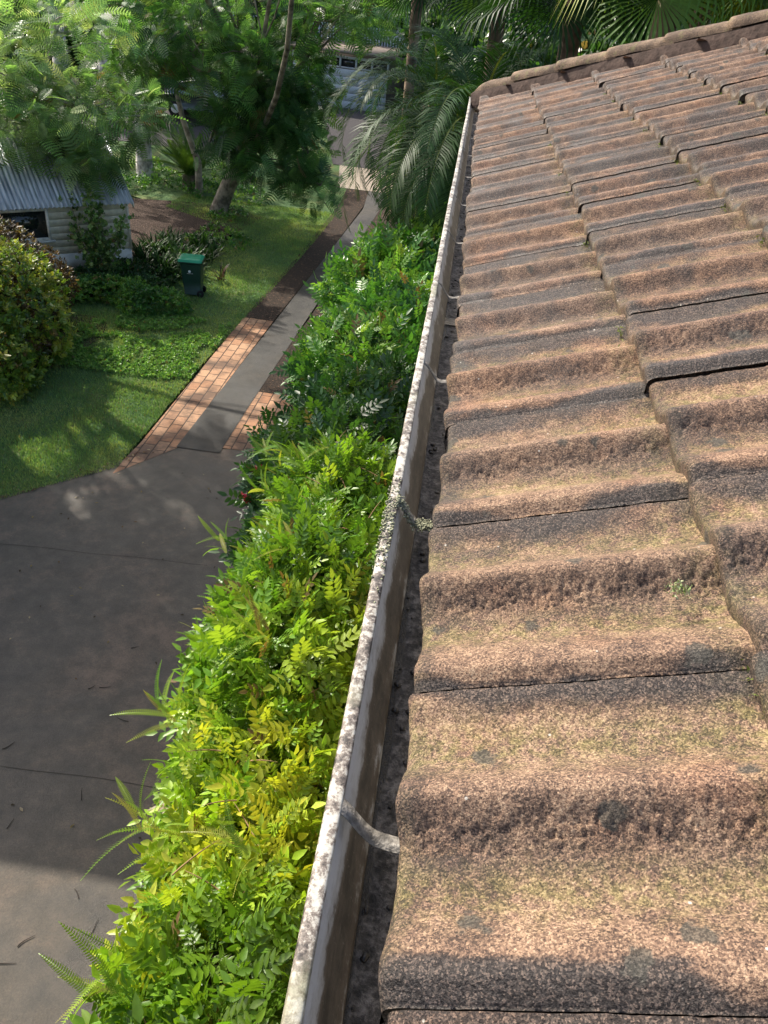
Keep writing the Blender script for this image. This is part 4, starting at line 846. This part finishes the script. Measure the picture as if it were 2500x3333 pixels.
# ---- grass blades
gcols=[(.15,.27,.11),(.2,.34,.12),(.27,.39,.13),(.38,.45,.17)]
def inlawn(x,y): return (x>np.interp(y,LY,LL)+.02)&(x<np.interp(y,LY,LR)+.03)
N0=190000; y=9.2+ (30-9.2)*rng.random(N0)**1.5; x=rng.uniform(-10.5,-4.6,N0); k=inlawn(x,y); x=x[k];y=y[k]; n=len(x)
ht=.035+.03*rng.random(n)+.02*(fbm(x*1.5,y*1.5,3,4)>.55); a=rng.uniform(0,6.283,n); wd_=.006+.004*rng.random(n); le=rng.normal(size=(n,2))*.02
b=np.stack([x,y,gz(x,y)+.006],-1); sd=np.stack([np.cos(a),np.sin(a),a*0],-1)*wd_[:,None]; tp=b+np.stack([le[:,0],le[:,1],ht],-1)
V=np.stack([b-sd,b+sd,tp],1).reshape(-1,3); cl=np.repeat(pal(n,gcols,P=b,sc=.9,seed=3),3,0)
o=mesh('grass',V,np.arange(len(V)).reshape(-1,3),M['grass'],col=np.clip(cl,0,1)); tag(o,'short mown grass blades of the lawn','grass',kind='stuff')
nC=9000; x=rng.uniform(-8.6,-5.2,nC); y=rng.uniform(14.5,18,nC); k=inlawn(x,y)&(fbm(x*1.2,y*1.2,3,44)>.48); b=np.stack([x[k],y[k],x[k]*0+.05],-1)
o=scatter('clover',None,b,np.tile([0,0,1.],(len(b),1)),SIMR,.06,pal(len(b),[(.14,.3,.06),(.24,.42,.1)]),M['leaf']); tag(o,'brighter clover patch in the sunlit band of lawn','clover',kind='stuff')
# ---- litter
twm=plain('dead_twig',(.045,.035,.028),.8,.2)
def twig(p,L,a,r=.008,bendy=.1,nm='fallen_twig',grp='twigs on the driveway',lb='thin dark twig lying on the concrete driveway'):
    t=MB(); P=[(L*(q_-.5),bendy*L*math.sin(q_*3+a),r*.8) for q_ in np.linspace(0,1,6)]; t.tube(P,[r,r,r*.9,r*.8,r*.6,r*.3],6); o=t.build(nm,twm); o.location=(*p,.018); o.rotation_euler=(0,0,a); tag(o,lb,'twig',grp)
for i,(x,y) in enumerate([(-3.65,6.15),(-4.18,5.16),(-3.13,4.71),(-3.68,4.26),(-2.96,3.19),(-3.04,2.98),(-3.49,6.18),(-3.1,5.75),(-2.72,3.68),(-2.42,3.41),(-3.9,12.9),(-3.4,6.9)]):
    twig((x,y),random.uniform(.08,.17),random.uniform(0,3.1),random.uniform(.003,.006),random.uniform(-.15,.15))
for i in range(90):
    x,y=random.uniform(-6,-1.8),random.uniform(2.2,11.5)
    V=[];F=[]; leaf_at(V,F,(0,0,.01),(1,0,.1),(0,1,0),random.uniform(.03,.07),random.uniform(.015,.03)); c=random.choice([(.12,.07,.03),(.05,.035,.02),(.35,.28,.18),(.2,.15,.06)])
    o=mesh('fallen_leaf',V,np.array(F),M['grass'],col=np.tile(c,(len(V),1))); o.location=(x,y,.014); o.rotation_euler=(0,0,random.random()*6); tag(o,'small dry leaf lying on the concrete driveway','leaf','dry leaves on the driveway')
for i in range(70):
    x=random.uniform(-8.5,-4.9); y=float(np.interp(x,[-16,-8,-6.75,-6.2,-5.7,-5.3,-4.6],[8.4,9.2,9.7,10.15,10.75,11.3,11.95]))+random.gauss(0,.07)
    V=[];F=[]; leaf_at(V,F,(0,0,.012),(1,0,.15),(0,1,0),random.uniform(.04,.09),random.uniform(.02,.04)); c=random.choice([(.2,.11,.05),(.09,.055,.03),(.4,.31,.2),(.14,.06,.03)])
    o=mesh('fallen_leaf',V,np.array(F),M['grass'],col=np.tile(c,(len(V),1))); o.location=(x,y,.02); o.rotation_euler=(0,0,random.random()*6); tag(o,'dry brown leaf caught on the edge between lawn and concrete','leaf','dry leaves along the lawn edge')
# ---- garage, fence, car far behind
ga=empty('garage',(-6.3,41.0,float(gz(-5.,41.))),R(-6)); tag(ga,'low garage with a grey-white panelled door under a row of small windows','garage')
gp=plain('garage_paint',(.5,.52,.56),.5,.4,3,.1)
mb=MB(); mb.box((0,2.6,1.15),(6.2,5,2.3)); mb.build('wall',plain('garage_wall',(.2,.17,.15),.9,.2),ga)
mb=MB(); mb.box((0,2.4,2.36),(6.8,5.6,.12)); mb.build('roof',plain('garage_roof',(.24,.19,.15),.9,.2,6,.3),ga)
mb=MB(); DW=4.6
for i in range(5): mb.box((-.2,-.02+.002*i,.18+i*.33),(DW,.05,.318),bev=.004)
dr=mb.build('garage_door',gp,ga)
mb=MB(); mb.box((-.2,-.03,2.13),(DW+.1,.07,.1)); mb.box((-.2,-.03,1.72),(DW+.1,.07,.06))
for i in range(7): mb.box((-.2-DW/2+i*DW/6,-.032,1.92),(.09,.075,.42))
mb.build('window_frame',gp,dr)
mb=MB()
for i in range(6): mb.box((-.2-DW/2+(i+.5)*DW/6,-.01,1.92),(DW/6-.09,.01,.34))
mb.build('pane',plain('garage_glass',(.02,.022,.02),.1,.6),dr)
rw=MB(); rw.box((0,0,-.2),(24,.35,1.5)); rwo=rw.build('retaining_wall',plain('retaining_stone',(.36,.28,.21),.9,.2,2,.3,.03)); rwo.location=(-9,46.4,3.0); tag(rwo,'low tan retaining wall below the white picket fence','wall')
fn=empty('picket_fence',(-9,46.6,4.05)); tag(fn,'white picket fence seen through the leaves above the garage','fence'); fp=plain('fence_paint',(.62,.62,.62),.6,.3)
for z in (.3,.95): m=MB(); m.box((0,.03,z),(14,.04,.08)); m.build('rail',fp,fn)
for i in range(92): m=MB(); m.box((-6.9+i*.152,0,.62),(.085,.025,1.25)); m.build('picket',fp,fn)
car=empty('parked_car',(-11.6,37.2,float(gz(-11.6,37.2))),R(4)); tag(car,'dark grey parked car glimpsed through the trees above the cycad','car')
cp=plain('car_paint',(.06,.07,.08),.25,.6,2,.1); cg=plain('car_glass',(.25,.3,.36),.1,.7)
def carloft(outl,y_in,mat,nm):
    V=[];n=len(outl)
    for yy,ins in ((-.86,1),(-.80,0),(.80,0),(.86,1)):
        for (x,z) in outl: V.append((x*(1-.02*ins),yy if not y_in else yy*.84,z-.03*ins if z>.5 else z+.02*ins))
    F=[(r*n+i,r*n+(i+1)%n,(r+1)*n+(i+1)%n,(r+1)*n+i) for r in range(3) for i in range(n)]
    V=np.array(V); c=V.mean(0); k=len(V); V=np.concatenate([V,[V[:n].mean(0)],[V[-n:].mean(0)]]); T=[(i,(i+1)%n,k) for i in range(n)]+[(3*n+i,3*n+(i+1)%n,k+1) for i in range(n)]
    return mesh(nm,V,[np.array(F),np.array(T)],mat,car)
carloft([(-2.15,.35),(-2.2,.6),(-2.1,.82),(-1.3,.92),(1.0,.95),(1.9,.85),(2.15,.68),(2.15,.38),(1.75,.3),(-1.75,.3)],False,cp,'body')
carloft([(-1.75,.9),(-1.2,1.36),(-.6,1.45),(.3,1.44),(.75,1.3),(1.25,.93)],True,cg,'glasshouse'); carloft([(-1.15,1.36),(-.6,1.47),(.3,1.46),(.72,1.32),(.3,1.43),(-.6,1.44)],True,cp,'roof')
for sx_ in (-1.35,1.35):
    for sy_ in (-1,1):
        m=MB(); m.tube([(sx_,sy_*.66,.32),(sx_,sy_*.67,.32),(sx_,sy_*.87,.32),(sx_,sy_*.88,.32)],[.28,.32,.32,.28],18); wo=m.build('wheel',bw,car); m=MB(); m.tube([(sx_,sy_*.875,.32),(sx_,sy_*.89,.32)],[.19,.17],12); m.build('rim',fp,wo)
for sy_ in (-.55,.55): m=MB(); m.box((2.1,sy_,.66),(.12,.34,.13),bev=.02); m.build('headlight',cg,car)
